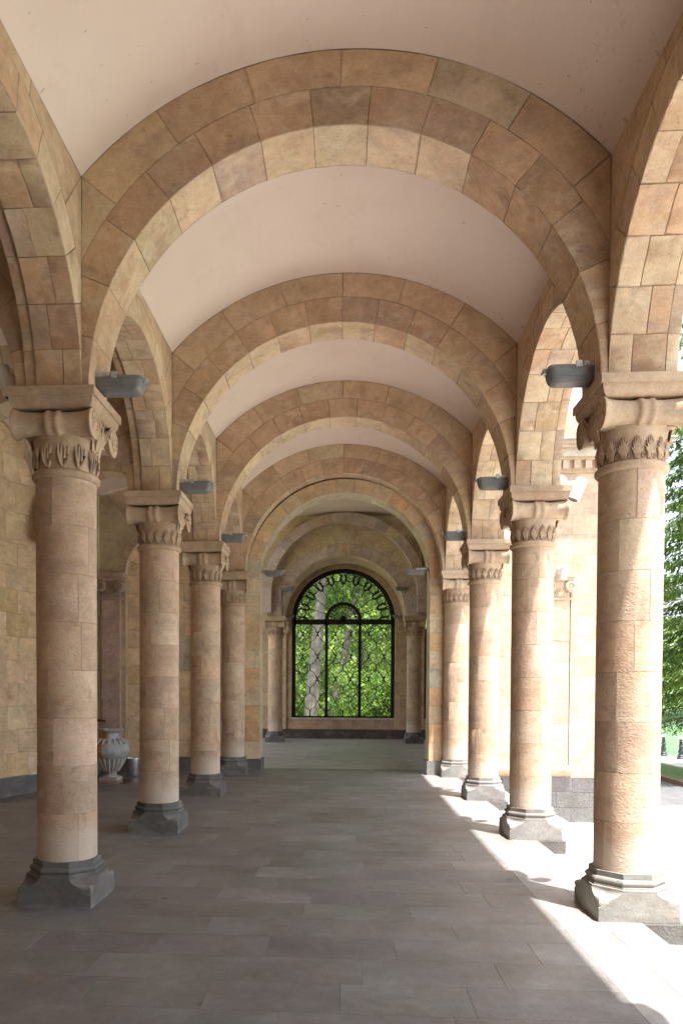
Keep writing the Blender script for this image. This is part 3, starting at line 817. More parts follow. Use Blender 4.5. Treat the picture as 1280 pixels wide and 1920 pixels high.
# ------------------------------------------------------------------ wrought iron window
def grille(parent, cx, r, zc, zs, y, full=True):
    fr = MB(); T = (.02, .02, .02)
    b = .045
    def bar(p0, p1, w, d=.03):
        p0 = Vector(p0); p1 = Vector(p1); dr = (p1 - p0).normalized(); n = Vector((-dr.z, 0, dr.x)) * w
        q = [p0 - n, p1 - n, p1 + n, p0 + n]
        for yy in (-d, d): fr.face([(a.x, y + yy, a.z) for a in q], T)
        for i in range(4):
            a, c = q[i], q[(i + 1) % 4]; fr.face([(a.x, y - d, a.z), (c.x, y - d, c.z), (c.x, y + d, c.z), (a.x, y + d, a.z)], T)
    zt = zc - .06
    rr = r - .06
    bar((cx - rr, 0, zs + .03), (cx - rr, 0, zc), .07); bar((cx + rr, 0, zs + .03), (cx + rr, 0, zc), .07)
    bar((cx - rr, 0, zs + .04), (cx + rr, 0, zs + .04), .045)
    bar((cx - rr, 0, zt), (cx + rr, 0, zt), .085)
    xs = [cx - rr, cx - rr * .335, cx + rr * .335, cx + rr]
    for x in xs[1:3]: bar((x, 0, zs), (x, 0, zt), .05)
    def arc(R, w, d=.03, n=40):
        P = []
        for i in range(n + 1):
            a = PI * i / n; c, s = math.cos(a), math.sin(a)
            P.append([(cx + (R + q) * c, y + e, zc + (R + q) * s) for q, e in ((-w, -d), (w, -d), (w, d), (-w, d), (-w, -d))])
        fr.grid(P, T, smooth=False)
    arc(rr - .01, .075); arc(.58, .055)
    frame = fr.build('window_frame', M['iron'], parent)
    fan = MB()
    # hub fan
    fan.lathe([(0, -.03), (.10, -.03), (.10, .03), (0, .03)], 16, T, M=Matrix.Translation((cx, y, zc + .06)) @ Matrix.Rotation(PI / 2, 4, 'X'))
    for i in range(15):
        a = PI * (i + .0) / 14; fan.tube([(cx, y, zc + .05), (cx + .46 * math.cos(a), y, zc + .03 + .46 * math.sin(a))], .010, 4, T)
    for i in range(13):
        a = PI * (i + .5) / 13
        fan.tube([(cx + .47 * math.cos(a) + .048 * math.cos(q), y, zc + .02 + .47 * math.sin(a) + .048 * math.sin(q)) for q in [2 * PI * k / 8 for k in range(8)]], .016, 4, T, closed=True)
    # long rays with leaf and ring heads
    n = 11
    for i in range(n):
        a = PI * (i + .0) / (n - 1)
        e = Vector((math.cos(a), 0, math.sin(a))); t_ = Vector((-e.z, 0, e.x)); o = Vector((cx, y, zc + .03))
        lim = rr - .09
        fan.tube([o + e * .62, o + e * (lim - .33)], .013, 4, T)
        if i in (0, n - 1):
            fan.tube([o + e * .62, o + e * (lim - .02)], .010, 4, T)
        for s in (-1, 1):
            pts = [(lim - .42, .0), (lim - .36, .05), (lim - .29, .085), (lim - .24, .065), (lim - .18, .11), (lim - .13, .065), (lim - .06, .035), (lim, .05)]
            fan.tube([o + e * u + t_ * (s * v) for u, v in pts], [.016, .034, .046, .036, .046, .034, .02, .014], 5, T)
            fan.tube([o + e * (lim - .22 + .1 * q) + t_ * (s * (.075 + .02 * q)) for q in (0, 1, 2)], [.02, .03, .006], 4, T)
    for i in range(n - 1):
        a = PI * (i + .5) / (n - 1)
        e = Vector((math.cos(a), 0, math.sin(a))); o = Vector((cx, y, zc + .03)) + e * (rr - .09 - .16)
        t_ = Vector((-e.z, 0, e.x))
        fan.tube([o + (e * math.cos(q) + t_ * math.sin(q)) * .15 for q in [.35 + (2 * PI - .0) * k / 20 for k in range(20)]], .020, 5, T, closed=True)
    fan.build('fan_grille', M['iron'], frame)
    lat = MB()
    for pnl in range(3):
        x0, x1 = xs[pnl] + .05, xs[pnl + 1] - .05
        w = (x1 - x0) / 2; H = (zt - .08 - zs - .08); nr = 4; hh = H / nr
        zn = lambda k: zt - .08 - H * (.10 + .247 * k)         # heights of the clasps
        for c in range(2):
            xc = x0 + w * (c + .5)
            for k in range(-1, 4):
                za, zb = zn(k), zn(k + 1)
                for sg in (-1, 1):
                    P = []
                    for i in range(25):
                        q = i / 24; z = za + (zb - za) * q
                        sq = .5 - .5 * math.cos(2 * PI * q) + .10 * math.sin(6 * PI * q) * (1 if q < .5 else -1)
                        if zs + .06 <= z <= zt - .06: P.append((xc + sg * sq * w * .5, y, z))
                    if len(P) > 1: lat.tube(P, .0115, 4, T, caps=False)
                if 0 <= k < 3 and not (pnl == 0 and c == 0 and k == 2) and not (pnl == 2 and c == 1 and k == 0):
                    zz = za
                    lat.lathe([(0, -.10), (.028, -.085), (.035, -.03), (.022, .0), (.032, .03), (0, .05)], 6, T, M=Matrix.Translation((xc, y, zz)))
                    for sg in (-1, 0, 1):
                        lat.tube([(xc, y, zz + .01), (xc + sg * .045, y, zz + .06), (xc + sg * .085, y, zz + .10)], [.02, .017, .005], 4, T)
    lat.build('lattice', M['iron'], frame)
    return frame
grille(pav, WX, RW, ZW, ZSILL, YW + .20)
mb = MB()
for (a, b, z) in ((WX - RW - .05, WX + RW + .05, ZSILL),): mb.box(a, b, YW - .03, YW + .05, z - .035, z + .03, (.52, .46, .38))
mb.build('window_sill', M['stone'], pav)
for cx in (-4.0, 4.0):
    fr = MB(); T = (.02, .02, .02)
    for x in (-1.17, -.4, .4, 1.17): fr.box(WX + cx + x - .06, WX + cx + x + .06, YW + .17, YW + .23, ZSILL, ZW - .3, T)
    for z in (ZSILL + .04, 2.3, ZW - .36): fr.box(WX + cx - 1.2, WX + cx + 1.2, YW + .172, YW + .228, z - .04, z + .04, T)
    fr.build('window_frame', M['iron'], pav)

# ------------------------------------------------------------------ floor, steps, ground
mb = MB()
y = YB; row = 0
while y < 9.62:
    y1 = min(y + .40, 9.62)
    e = [-5.6]
    x = -5.6 - (row % 2) * .4 + .8 + rnd.uniform(-.08, .08)
    while x < 1.3: e.append(x); x += .8 + rnd.uniform(-.13, .13)
    e.append(1.62)
    for i in range(len(e) - 1):
        mb.block(lambda u, v, w: (u, v, w), e[i], e[i + 1], y, y1, .0018, .0018, FLOOR(), roff(), 1, 1, .0025, .86)
    y = y1; row += 1
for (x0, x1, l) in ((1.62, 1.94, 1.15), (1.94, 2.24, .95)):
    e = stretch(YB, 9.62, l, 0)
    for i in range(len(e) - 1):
        t = tuple(1.45 * c for c in FLOOR()); m_ = sum(t) / 3; t = tuple(.5 * c + .5 * m_ for c in t)  # border slabs: floor colour lightened so the sun strip turns white
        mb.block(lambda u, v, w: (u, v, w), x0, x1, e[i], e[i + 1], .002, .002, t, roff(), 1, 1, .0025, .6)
e = stretch(-5.5, 5.5, .9, 0); ys = courses(9.62, 19.8, .45)
for j in range(len(ys) - 1):
    for i in range(len(e) - 1):
        dx = .3 * (j % 2)
        mb.block(lambda u, v, w: (u, v, w), e[i] - dx, e[i + 1] - dx, ys[j], ys[j + 1], .002, .002, jit((.30, .295, .295), .05) if j else (.13, .12, .115), roff(), 1, 1, .0025, .7)
mb.face([(2.24, YB, 0), (2.24, 9.62, 0), (2.24, 9.62, -.15), (2.24, YB, -.15)], (.2, .2, .2))
tag(mb.build('floor', M['floor']), kind='structure')
mb = MB()
for k in range(-2, 4): 
    mb.box(2.20, 2.545, k * S - .335, k * S + .335, -.152, -.002, (.15, .15, .15), roff())
tag(mb.build('platform_edge', M['rough']), kind='structure')
mb = MB()
xs = [2.242, 2.88, 3.22, 3.56, 3.90, 4.24]; zt = [-.145, -.30, -.46, -.62, -.775]
for i in range(5):
    e = stretch(YB, 9.12, 1.3, i % 2)
    for q in range(len(e) - 1): mb.box(xs[i], xs[i + 1], e[q] + .002, e[q + 1] - .002, ZG - .1, zt[i], PAVE(), roff())
tag(mb.build('steps', M['paving']), kind='structure')
mb = MB()
for i in range(12):
    for j in range(36):
        x0 = 2.0 + i * .6; y0 = -10 + j * .6
        mb.block(lambda u, v, w: (u, v, ZG + .004 + w), x0, x0 + .6, y0, y0 + .6, .003, .003, PAVE(), roff(), 1, 1, .003, .7)
tag(mb.build('pavement', M['paving']), kind='structure')
mb = MB(); mb.box(XP + .04, 6.75, 8.9, 10.4, ZG, ZG + .16, (.42, .42, .42), (2, 3, 4)); tag(mb.build('step', M['paving']), kind='structure')
# ground reaching the horizon with the lake basin, road, lawn strip, quay
mb = MB()
mb.face([(-400, -400, ZG - .01), (9.4, -400, ZG - .01), (9.4, 400, ZG - .01), (-400, 400, ZG - .01)], (.3, .3, .3))
tag(mb.build('ground', plain('park_ground', (.13, .17, .06), .95, 0, .35, 1.2, .5)), kind='structure')
mb = MB()
for (x0, x1, y0, y1) in ((-9.5, -5.95, 9.0, 24.0), (-5.95, 6.4, 20.12, 23.5), (5.95, 7.4, 10.45, 23.5)):
    for i in range(int((x1 - x0) / .6)):
        for j in range(int((y1 - y0) / .6)):
            mb.box(x0 + i * .6, x0 + i * .6 + .597, y0 + j * .6, y0 + j * .6 + .597, ZG - .1, ZG + .005, PAVE(), roff())
tag(mb.build('bounce_paving', M['paving']), kind='structure')  # pale paving added to bounce light into the pavilion
mb = MB(); mb.face([(6.4, -60, ZG), (9.4, -60, ZG), (9.4, 90, ZG), (6.4, 90, ZG)], (.1, .1, .1)); tag(mb.build('road', M['asphalt']), kind='structure')
mb = MB()
for j in range(-40, 90, 2): mb.box(9.28, 9.46, j + .004, j + 1.996, ZG - .1, ZG + .13, jit((.16, .1, .08)))
tag(mb.build('kerb', M['kerb']), kind='structure')
mb = MB()
P = [[(9.46 + (11.0 - 9.46) * i / 12, -40 + 130 * j / 120, ZG + .10 + .02 * rnd.random()) for j in range(121)] for i in range(13)]
mb.grid(P, (.1, .2, .05)); tag(mb.build('lawn', M['grass']), kind='structure')
mb = MB()
for j in range(-40, 90, 2): mb.box(11.0, 12.5, j + .003, j + 1.997, -2.5, ZG + .14, PAVE(), roff())
tag(mb.build('quay', M['paving']), kind='structure')
mb = MB(); mb.face([(12.4, -400, -1.75), (600, -400, -1.75), (600, 600, -1.75), (12.4, 600, -1.75)]); tag(mb.build('lake', M['water']), kind='structure')
mb = MB()
P = []
for i in range(41):
    x = -60 + 240 * i / 40
    P.append([(x, 72 + 9 * d + 4 * math.sin(x * .05), z + rnd.uniform(-.2, .2)) for d, z in ((0, -2.2), (.3, -1.2), (1, -.6), (3, 1.5), (8, 9), (16, 22))])
mb.grid(P, (.1, .2, .05)); tag(mb.build('far_bank', M['bank']), kind='structure')

# ------------------------------------------------------------------ lamps
def floodlight_proto(side):
    """side=+1: arm towards +x (hung on the right row)"""
    o = empty('floodlight')
    def rr(hl, hw, z, cr=.05, shift=0.0):
        P = []
        for k, (sx, sy) in enumerate(((1, 1), (-1, 1), (-1, -1), (1, -1))):
            for i in range(5):
                a = PI / 2 * k + PI / 2 * i / 4
                P.append((shift + sx * (hl - cr) + cr * math.cos(a), sy * (hw - cr) + cr * math.sin(a), z))
        return P + [P[0]]
    h = MB(); T = (.2, .21, .22)
    prof = [(.215, .125, .014), (.222, .132, .006), (.222, .132, -.014), (.212, .124, -.020), (.208, .122, -.06), (.202, .118, -.10)]
    rings = [rr(a, b, z) for a, b, z in prof]
    h.grid(rings, T, smooth=True); h.face(rings[0][:-1], T)
    hs = h.build('housing', M['lampgrey'], o, angle=30)
    g = MB()
    prof = [(.201, .117, -.101), (.190, .108, -.135), (.170, .092, -.158), (.13, .07, -.166)]
    rings = [rr(a, b, z, .05) for a, b, z in prof]
    g.grid(rings, T); g.face(rings[-1][:-1], T); g.build('lens', M['lampglass'], hs, angle=40)
    b = MB()
    for e in (-.138, .116):
        b.box(.07, .25, e, e + .022, -.004, .045, T); b.box(.0, .05, e - .004, e + .026, -.02, .05, T)
        b.tube([(.10, e - .012, .02), (.10, e + .034, .02)], .02, 10, T)
    b.box(.245, .262, -.15, .15, -.03, .07, T)
    b.build('bracket', M['lamparm'], o)
    c = MB(); c.box(-.245, -.218, -.02, .02, -.04, .02, T); c.tube([(-.243, 0, .015), (-.258, 0, -.05)], .008, 5, T); c.build('clip', M['lamparm'], hs)
    return o
fp = floodlight_proto(1)
flood_done = [0]
def flood(x, y, z, right, label, s=1.0):
    o = fp if not flood_done[0] else copy_tree(fp)
    flood_done[0] = 1
    o.location = (x, y, z); o.rotation_euler = (0, 0, 0 if right else PI); o.scale = (.9 * s, .74 * s, .68 * s)
    tag(o, label, 'floodlight', 'grey floodlights above the column capitals')
for i in range(3):
    flood(XR - .195, i * S, 4.185, True, f'grey boxy floodlight on the right row, above the {place[i]} sunlit column')
    flood(XL + .235, i * S, 4.185, False, f'grey boxy floodlight on the left row, above the {place[i]} shaded column')
flood(AX + .03 + RE - .26, 9.3, 4.13, True, 'grey floodlight on the right pier of the yellow entry arch')
flood(AX + .03 - RE + .26, 9.3, 4.13, False, 'grey floodlight on the left pier of the yellow entry arch')
flood(XR - .25 + .06, 17.65, 4.92, True, 'dim floodlight above the far right column, higher than the window lamps')
flood(XL + .25 - .06, 17.65, 4.92, False, 'dim floodlight above the far left column, higher than the window lamps')
flood(WX + RW + .10, YW - .25, 4.22, True, 'small floodlight at the right springing of the far window arch', .9)
flood(WX - RW - .10, YW - .25, 4.22, False, 'small floodlight at the left springing of the far window arch', .9)

def spot_proto():
    o = empty('spotlight'); T = (.7, .7, .7)
    m = MB(); m.lathe([(0, .115), (.03, .112), (.06, .095), (.082, .06), (.09, .02), (.09, 0), (0, 0)], 20, T, M=Matrix.Rotation(PI / 2, 4, 'Y')); m.build('mount', M['white'], o, angle=50)
    a = MB(); a.tube([(.10, 0, .0), (.17, 0, -.01)], .016, 8, T); a.lathe([(0, -.02), (.03, -.02), (.03, .02), (0, .02)], 12, T, M=Matrix.Translation((.175, 0, -.012)) @ Matrix.Rotation(PI / 2, 4, 'X')); a.build('arm', M['white'], o)
    Mx = Matrix.Translation((.235, 0, -.085)) @ Matrix.Rotation(math.radians(24), 4, 'Y')
    c = MB(); c.lathe([(0, .135), (.05, .135), (.066, .12), (.07, .10), (.07, -.10), (.074, -.105), (.074, -.125), (.06, -.125)], 24, T, M=Mx); cn = c.build('can', M['white'], o, angle=40)
    g = MB(); g.lathe([(0, -.118), (.062, -.118)], 20, T, M=Mx); g.build('lens', M['darkglass'], cn)
    return o
spots = [(XRo + .012, 0.0, 4.14, 0, 'white can spotlight on the outer wall above the nearest right column'),
         (XRo + .012, S, 4.14, 0, 'white can spotlight on the outer wall above the second right column'),
         (XRo + .012, 2 * S, 4.14, 0, 'white can spotlight on the outer wall above the third right column'),
         (4.22, YF - .17, 4.07, -PI / 2, 'white spotlight over the scroll capital of the sunlit front wall'),
         (XLo - .012, 0.02, 4.29, PI, 'white spotlight in the dim left aisle above the nearest left column')]
sp0 = spot_proto()
for i, (x, y, z, r, lb) in enumerate(spots):
    o = sp0 if i == 0 else copy_tree(sp0)
    o.location = (x, y, z); o.rotation_euler = (0, 0, r); tag(o, lb, 'spotlight', 'white spotlights on the outer walls')

# ------------------------------------------------------------------ urn, pail, spout, puddle
u = tag(empty('urn', (-4.33, 7.7, 0)), 'pale carved stone urn with flared rim, orange stains, behind the left columns', 'urn')
mb = MB(); tu = (.42, .42, .43)
body = [(.10, .115), (.15, .20), (.215, .33), (.255, .42), (.268, .43), (.335, .50), (.345, .58), (.325, .66), (.27, .735), (.20, .77), (.165, .785), (.155, .83), (.165, .88), (.23, .925), (.25, .94), (.24, .955), (.15, .95), (.12, .80), (0, .78)]
mb.lathe(body, 32, tu); 
# orange stain streak facing the spout side
for i, f in enumerate(mb.f):
    cxy = np.mean([mb.v[k] for k in f], axis=0); a = math.atan2(cxy[1], cxy[0])
    d = abs((a - math.radians(228) + PI) % (2 * PI) - PI)
    if d < .72 + .15 * math.sin(cxy[2] * 19): mb.t[i] = (.40, .24, .11) if d < .5 else (.44, .35, .24)
b = mb.build('body', M['urnstone'], u)
mb = MB(); mb.box(-.17, .17, -.17, .17, 0, .06, (.40, .36, .31)); mb.lathe([(.15, .06), (.15, .085), (.11, .10), (.10, .125)], 20, (.4, .38, .35)); mb.build('foot', M['urnstone'], u)
mb = MB()
for k in range(18):
    a = 2 * PI * k / 18
    e = lambda r, z, da=0: (r * math.cos(a + da), r * math.sin(a + da), z)
    mb.tube([e(.15, .17), e(.20, .28), e(.245, .37), e(.27, .42)], [.012, .026, .028, .012], 6, (.47, .45, .42))
    mb.tube([e(.16, .22, .17), e(.21, .32, .17)], [.008, .016], 5, (.45, .43, .40))
    mb.tube([e(.20, .775), e(.265, .75), e(.325, .68)], [.014, .026, .010], 6, (.45, .44, .43))
mb.build('carved_leaves', M['urnstone'], b)
mb = MB()
mb.tube([(-4.99, 7.62, 1.12), (-4.6, 7.66, 1.12), (-4.42, 7.68, 1.10)], .022, 8)
tag(mb.build('spout_pipe', M['rust']), 'dark water pipe sticking out of the wall above the stone urn', 'pipe')
mb = MB(); mb.tube([(-4.42, 7.68, 1.095), (-4.385, 7.69, 1.04), (-4.36, 7.70, .95)], .008, 6); tag(mb.build('water_jet', M['lampglass']), 'thin jet of water falling from the pipe into the urn', 'water')
pa = tag(empty('tin_pail', (-4.10, 8.35, 0)), 'shiny tin pail standing on the floor behind the urn', 'pail')
mb = MB(); mb.lathe([(0, .01), (.13, .01), (.135, .02), (.155, .34), (.162, .345), (.16, .355), (.15, .35), (.13, .05), (0, .05)], 28); mb.build('body', M['tin'], pa)
mb = MB(); mb.tube([(.13, 0, .33), (.22, -.02, .31), (.25, -.02, .2), (.215, 0, .08), (.14, 0, .06)], .012, 6); mb.build('handle', M['white'], pa)
mb = MB()
P = [(-4.3 + (.62 + .12 * math.sin(3 * a) + .07 * math.sin(7 * a)) * math.cos(a), 7.5 + (.40 + .06 * math.sin(5 * a)) * math.sin(a), .004) for a in [2 * PI * i / 48 for i in range(48)]]
mb.face(P); tag(mb.build('puddle', M['wet']), kind='structure')

# ------------------------------------------------------------------ bollards and ropes on the quay
def bollard_mesh():
    mb = MB()
    mb.lathe([(.15, 0), (.15, .05), (.12, .07), (.105, .10), (.12, .13), (.085, .16), (.075, .20), (.095, .26), (.095, .30), (.07, .36), (.06, .42), (.085, .45), (.085, .48), (.06, .50), (.057, .72), (.065, .73)], 14, (.05, .06, .08))
    return mb
bl = None
for i, (x, y, lb) in enumerate(((12.17, 23.3, 'dark iron bollard on the quay, closer to the nearest sunlit column'), (12.2, 21.9, 'dark iron bollard on the quay at the right edge of the view'), (12.2, 20.5, 'dark iron bollard on the quay just past the right edge of the view'))):
    if bl is None:
        bl = empty('bollard', (x, y, ZG + .14)); bollard_mesh().build('post', plain('blue_black_iron', (.045, .05, .065), .45, .2, .2, 10, .1), bl)
        mb = MB(); mb.lathe([(.075, .73), (.082, .76), (.06, .80), (0, .83)], 14); mb.build('cap', M['white'], bl); o = bl
    else: o = copy_tree(bl); o.location = (x, y, ZG + .14)
    tag(o, lb, 'bollard', 'iron bollards along the lake quay')
mb = MB()
for (y0, y1, z, sag) in ((23.3, 21.9, .70, .10), (21.9, 20.5, .70, .10)):
    mb.tube([(12.19, y0 + (y1 - y0) * q / 10, ZG + .14 + z - sag * 4 * (q / 10) * (1 - q / 10)) for q in range(11)], .010, 5)
tag(mb.build('bollard_chain', M['lamparm']), 'thin pale chain hanging between the quay bollards', 'chain')
mb = MB()
for z in (.10, .34, .42): mb.tube([(12.75, 34, -1.75 + z + .5), (12.75, 12, -1.75 + z + .5)], .022, 6)
for q in range(8): mb.tube([(12.75, 12 + 3 * q, -1.75), (12.75, 12 + 3 * q, -.85)], .03, 6)
tag(mb.build('pipe_railing', plain('red_painted_pipe', (.42, .14, .10), .5, 0, .2, 6, 0)), 'low red pipe railing along the lake behind the bollards', 'railing')

# ------------------------------------------------------------------ trees
def leaves_obj(name, centers, normals_rand, size, cols, mat, parent, seed, aspect=1.5, dirs=None):
    g = np.random.default_rng(seed); n = len(centers)
    a = g.normal(size=(n, 3)); a /= np.linalg.norm(a, axis=1)[:, None]
    if dirs is not None: a = dirs + .35 * a; a /= np.linalg.norm(a, axis=1)[:, None]
    b = g.normal(size=(n, 3)); b -= (b * a).sum(1)[:, None] * a; b /= np.linalg.norm(b, axis=1)[:, None]
    s = size * g.uniform(.6, 1.3, n)
    la = a * (s * aspect)[:, None] * .5; lb = b * s[:, None] * .5
    c = np.cross(a, b) * (s * .18)[:, None]
    v = np.stack([centers - la, centers + lb - .0 * la + c, centers + la, centers - lb + c], 1).reshape(-1, 3)
    me = bpy.data.meshes.new(name)
    me.vertices.add(4 * n); me.vertices.foreach_set('co', v.astype(np.float32).ravel())
    me.loops.add(4 * n); me.loops.foreach_set('vertex_index', np.arange(4 * n, dtype=np.int32))
    me.polygons.add(n); me.polygons.foreach_set('loop_start', np.arange(0, 4 * n, 4, dtype=np.int32))
    me.polygons.foreach_set('loop_total', np.full(n, 4, np.int32))
    me.update(calc_edges=True)
    at = me.attributes.new('tint', 'FLOAT_COLOR', 'FACE')
    c4 = np.ones((n, 4), np.float32); c4[:, :3] = cols; at.data.foreach_set('color', c4.ravel())
    me.materials.append(mat)
    o = bpy.data.objects.new(name, me); COL.objects.link(o)
    if parent: o.parent = parent
    return o
def leaf_cols(g, n, base, var=.35, yel=.25):
    k = g.uniform(1 - var, 1 + var, (n, 1)); c = np.array(base)[None] * k
    y = g.random((n, 1)) < yel; return np.where(y, c * np.array([1.5, 1.25, .9]), c)
def broadleaf(x, y, z, h, lean, r0, crown, nl, label, seed, base=(.075, .15, .03), leaf=.13, bark='bark', nclump=60, low=.25, bare=.25):
    g = np.random.default_rng(seed); rn = random.Random(seed)
    o = tag(empty('broadleaf_tree', (x, y, z)), label, 'tree', 'leafy trees of the park')
    tr = MB()
    top = Vector((lean[0], lean[1], h))
    pts = [Vector((lean[0] * (q ** 1.1) + .12 * math.sin(5 * q + seed), lean[1] * q, h * q)) for q in [i / 10 for i in range(11)]]
    tr.tube(pts, [r0 * (1.25 if i == 0 else 1) * (1 - .75 * i / 10) for i in range(11)], 12, (.3, .3, .3))
    tips = []
    for k in range(14):
        q = rn.uniform(bare, .95); p = pts[int(q * 10)]
        a = rn.uniform(0, 2 * PI); L = crown * rn.uniform(.5, .95)
        e = p + Vector((math.cos(a) * L, math.sin(a) * L, L * rn.uniform(.15, .8)))
        m = (p + e) / 2 + Vector((rn.uniform(-.3, .3), rn.uniform(-.3, .3), .25))
        rb = r0 * .32 * (1 - q * .5)
        tr.tube([p, m, e], [rb, rb * .6, rb * .2], 6, (.3, .3, .3)); tips += [m, e]
    tr.build('trunk', M[bark], o)
    cl = []
    for k in range(nclump):
        t = tips[k % len(tips)] if k % 3 else Vector((g.normal() * crown * .6, g.normal() * crown * .6, h * g.uniform(low, 1.05)))
        cl.append((np.array(t) + g.normal(size=3) * crown * .12, crown * g.uniform(.14, .32), g.uniform(.6, 1.35)))
    cen = []; col = []
    per = nl // nclump
    for c, r, k in cl:
        d = g.normal(size=(per, 3)); d /= np.linalg.norm(d, axis=1)[:, None]
        cen.append(c + d * (r * g.uniform(.15, 1, (per, 1)) ** .6) * np.array([1.15, 1.15, .75])); col.append(leaf_cols(g, per, np.array(base) * k))
    leaves_obj('crown', np.concatenate(cen), None, leaf, np.concatenate(col), M['leaf'], o, seed)
    return o
LG = (.165, .245, .09)
broadleaf(-1.42, 27.0, ZG, 14, (.55, .6), .34, 4.4, 9000, 'tall park tree with thick pale trunk seen through the left panes of the window', 11, LG, .115, low=.72, bare=.58)
broadleaf(-.75, 29.0, ZG, 15, (2.6, 1.0), .22, 4.4, 9000, 'leaning pale-trunked tree behind the middle panes of the window', 12, LG, .115, low=.6, bare=.5)
broadleaf(3.2, 31.0, ZG, 12, (-.9, 0), .13, 4.0, 13000, 'slim pale tree behind the right panes of the window', 13, LG, .115)
broadleaf(-4.6, 33.0, ZG, 12, (.2, 0), .26, 4.6, 12000, 'bushy bright green tree beyond the left edge of the window', 14, (.135, .215, .075), .13)
broadleaf(6.8, 34.0, ZG, 13, (0, 0), .3, 4.8, 10000, 'dense green tree beyond the right edge of the window', 15, LG, .13)
broadleaf(.9, 35.0, ZG, 14, (.3, 0), .3, 5.2, 15000, 'distant bright tree behind the middle of the window', 16, (.14, .22, .075), .13)
for i, (x, y, h, lb) in enumerate(((-2.9, 28.6, 2.6, 'low bright shrub under the left panes of the window'), (.9, 27.2, 3.4, 'round leafy shrub under the middle panes of the window'), (2.5, 26.6, 3.2, 'leafy shrub under the right panes of the window'))):
    g = np.random.default_rng(40 + i)
    o = tag(empty('shrub', (x, y, ZG)), lb, 'shrub', 'shrubs outside the far window')
    mb = MB()
    for k in range(9):
        a = k * .7; mb.tube([(0, 0, 0), (.3 * math.cos(a), .3 * math.sin(a), h * .4), (.8 * math.cos(a), .8 * math.sin(a), h * .8)], [.03, .02, .008], 5)
    mb.build('stem', M['darkbark'], o)
    n = 6000; cl = g.normal(size=(40, 3)) * np.array([.75, .6, .28 * h]) + np.array([0, 0, h * .55])
    cen = cl[g.integers(0, 40, n)] + g.normal(size=(n, 3)) * .24
    leaves_obj('foliage', cen, None, .10, leaf_cols(g, n, (.14, .23, .07)), M['leaf'], o, 50 + i)

mb = MB()
P = []
for i in range(41):
    x = -60 + 68 * i / 40
    P.append([(x, 42 + 60 * q + 3 * math.sin(x * .1), ZG - .05 + 46 * q ** 1.2 + rnd.uniform(-.3, .3)) for q in (0, .05, .12, .25, .5, 1)])
mb.grid(P, (.1, .2, .05)); tag(mb.build('hill', M['bank']), kind='structure')
g_ = np.random.default_rng(5); cen = np.stack([g_.uniform(-24, 7, 26000), 42 + 60 * g_.uniform(0, .42, 26000) ** 1.0, np.zeros(26000)], 1)
q_ = (cen[:, 1] - 42) / 60; cen[:, 2] = ZG + 46 * q_ ** 1.2 + 3.2 * np.abs(np.sin(cen[:, 0] * .9 + 2 * np.sin(cen[:, 1] * .7)) * np.cos(cen[:, 1] * .8)) * g_.random(26000) + .3
tag(leaves_obj('hill_thicket', cen, None, .42, leaf_cols(g_, 26000, (.14, .21, .08), .5), M['leaf'], None, 5), kind='stuff')

def spruce(x, y, z, h, R, label, seed, low=.5, n_wh=26, dens=90):
    g = np.random.default_rng(seed); rn = random.Random(seed)
    o = tag(empty('spruce', (x, y, z)), label, 'tree', 'spruces beside the lake')
    tr = MB(); tr.tube([(0, 0, 0), (0.05, 0, h * .5), (0, 0, h)], [.24, .14, .02], 10)
    C = []; D = []; K = []
    for w in range(n_wh):
        q = w / (n_wh - 1); zz = low + (h - low) * q ** 1.02; L0 = R * (1 - q) ** .5 + .15
        nb = 9 if q < .7 else 6
        for b in range(nb):
            a = 2 * PI * b / nb + w * .7 + rn.uniform(-.2, .2); L = L0 * rn.uniform(.75, 1.1)
            pts = [Vector((math.cos(a) * L * s, math.sin(a) * L * s, zz + L * (.10 * s - .42 * s * s + .14 * s ** 4) + rn.uniform(-.02, .02))) for s in (0, .25, .5, .75, 1)]
            tr.tube(pts, [.03, .025, .02, .012, .004], 4, caps=False)
            kk = rn.uniform(.65, 1.35)
            nt = int(1.9 * (dens * (L / R) + 14))
            for i in range(nt):
                s = rn.random() ** .7
                f = min(3, int(s * 4)); p = pts[f].lerp(pts[f + 1], s * 4 - f)
                side = rn.choice((-1, 1)); t = Vector((-math.sin(a), math.cos(a), 0)) * side
                ln = rn.uniform(.10, .42) * (1 - .5 * s) * L * .55
                d = (t * 1.0 + Vector((math.cos(a), math.sin(a), 0)) * .8).normalized()
                e = p + d * ln * rn.uniform(.2, 1) + Vector((0, 0, -rn.uniform(.05, .30)))
                C.append(e); D.append(tuple((d * .6 + Vector((0, 0, -.7))).normalized()))
                tip = s > .62
                c = (.12, .19, .03) if tip and rn.random() < .75 else (.045, .085, .022)
                u = kk * rn.uniform(.7, 1.3); K.append(tuple(v * u for v in c))
    tr.build('trunk', M['darkbark'], o)
    leaves_obj('crown', np.array(C, float), None, .05, np.array(K), M['needle'], o, seed, 4.0, np.array(D))
    return o
spruce(12.6, 16.2, ZG + .1, 27, 3.9, 'tall spruce with drooping bright-tipped branches right of the nearest sunlit column', 21, 3.0, 54, 210)
spruce(16.8, 29.0, ZG - .5, 24, 4.4, 'darker spruce half hidden behind the nearer drooping spruce', 22, 1.9, 36, 90)
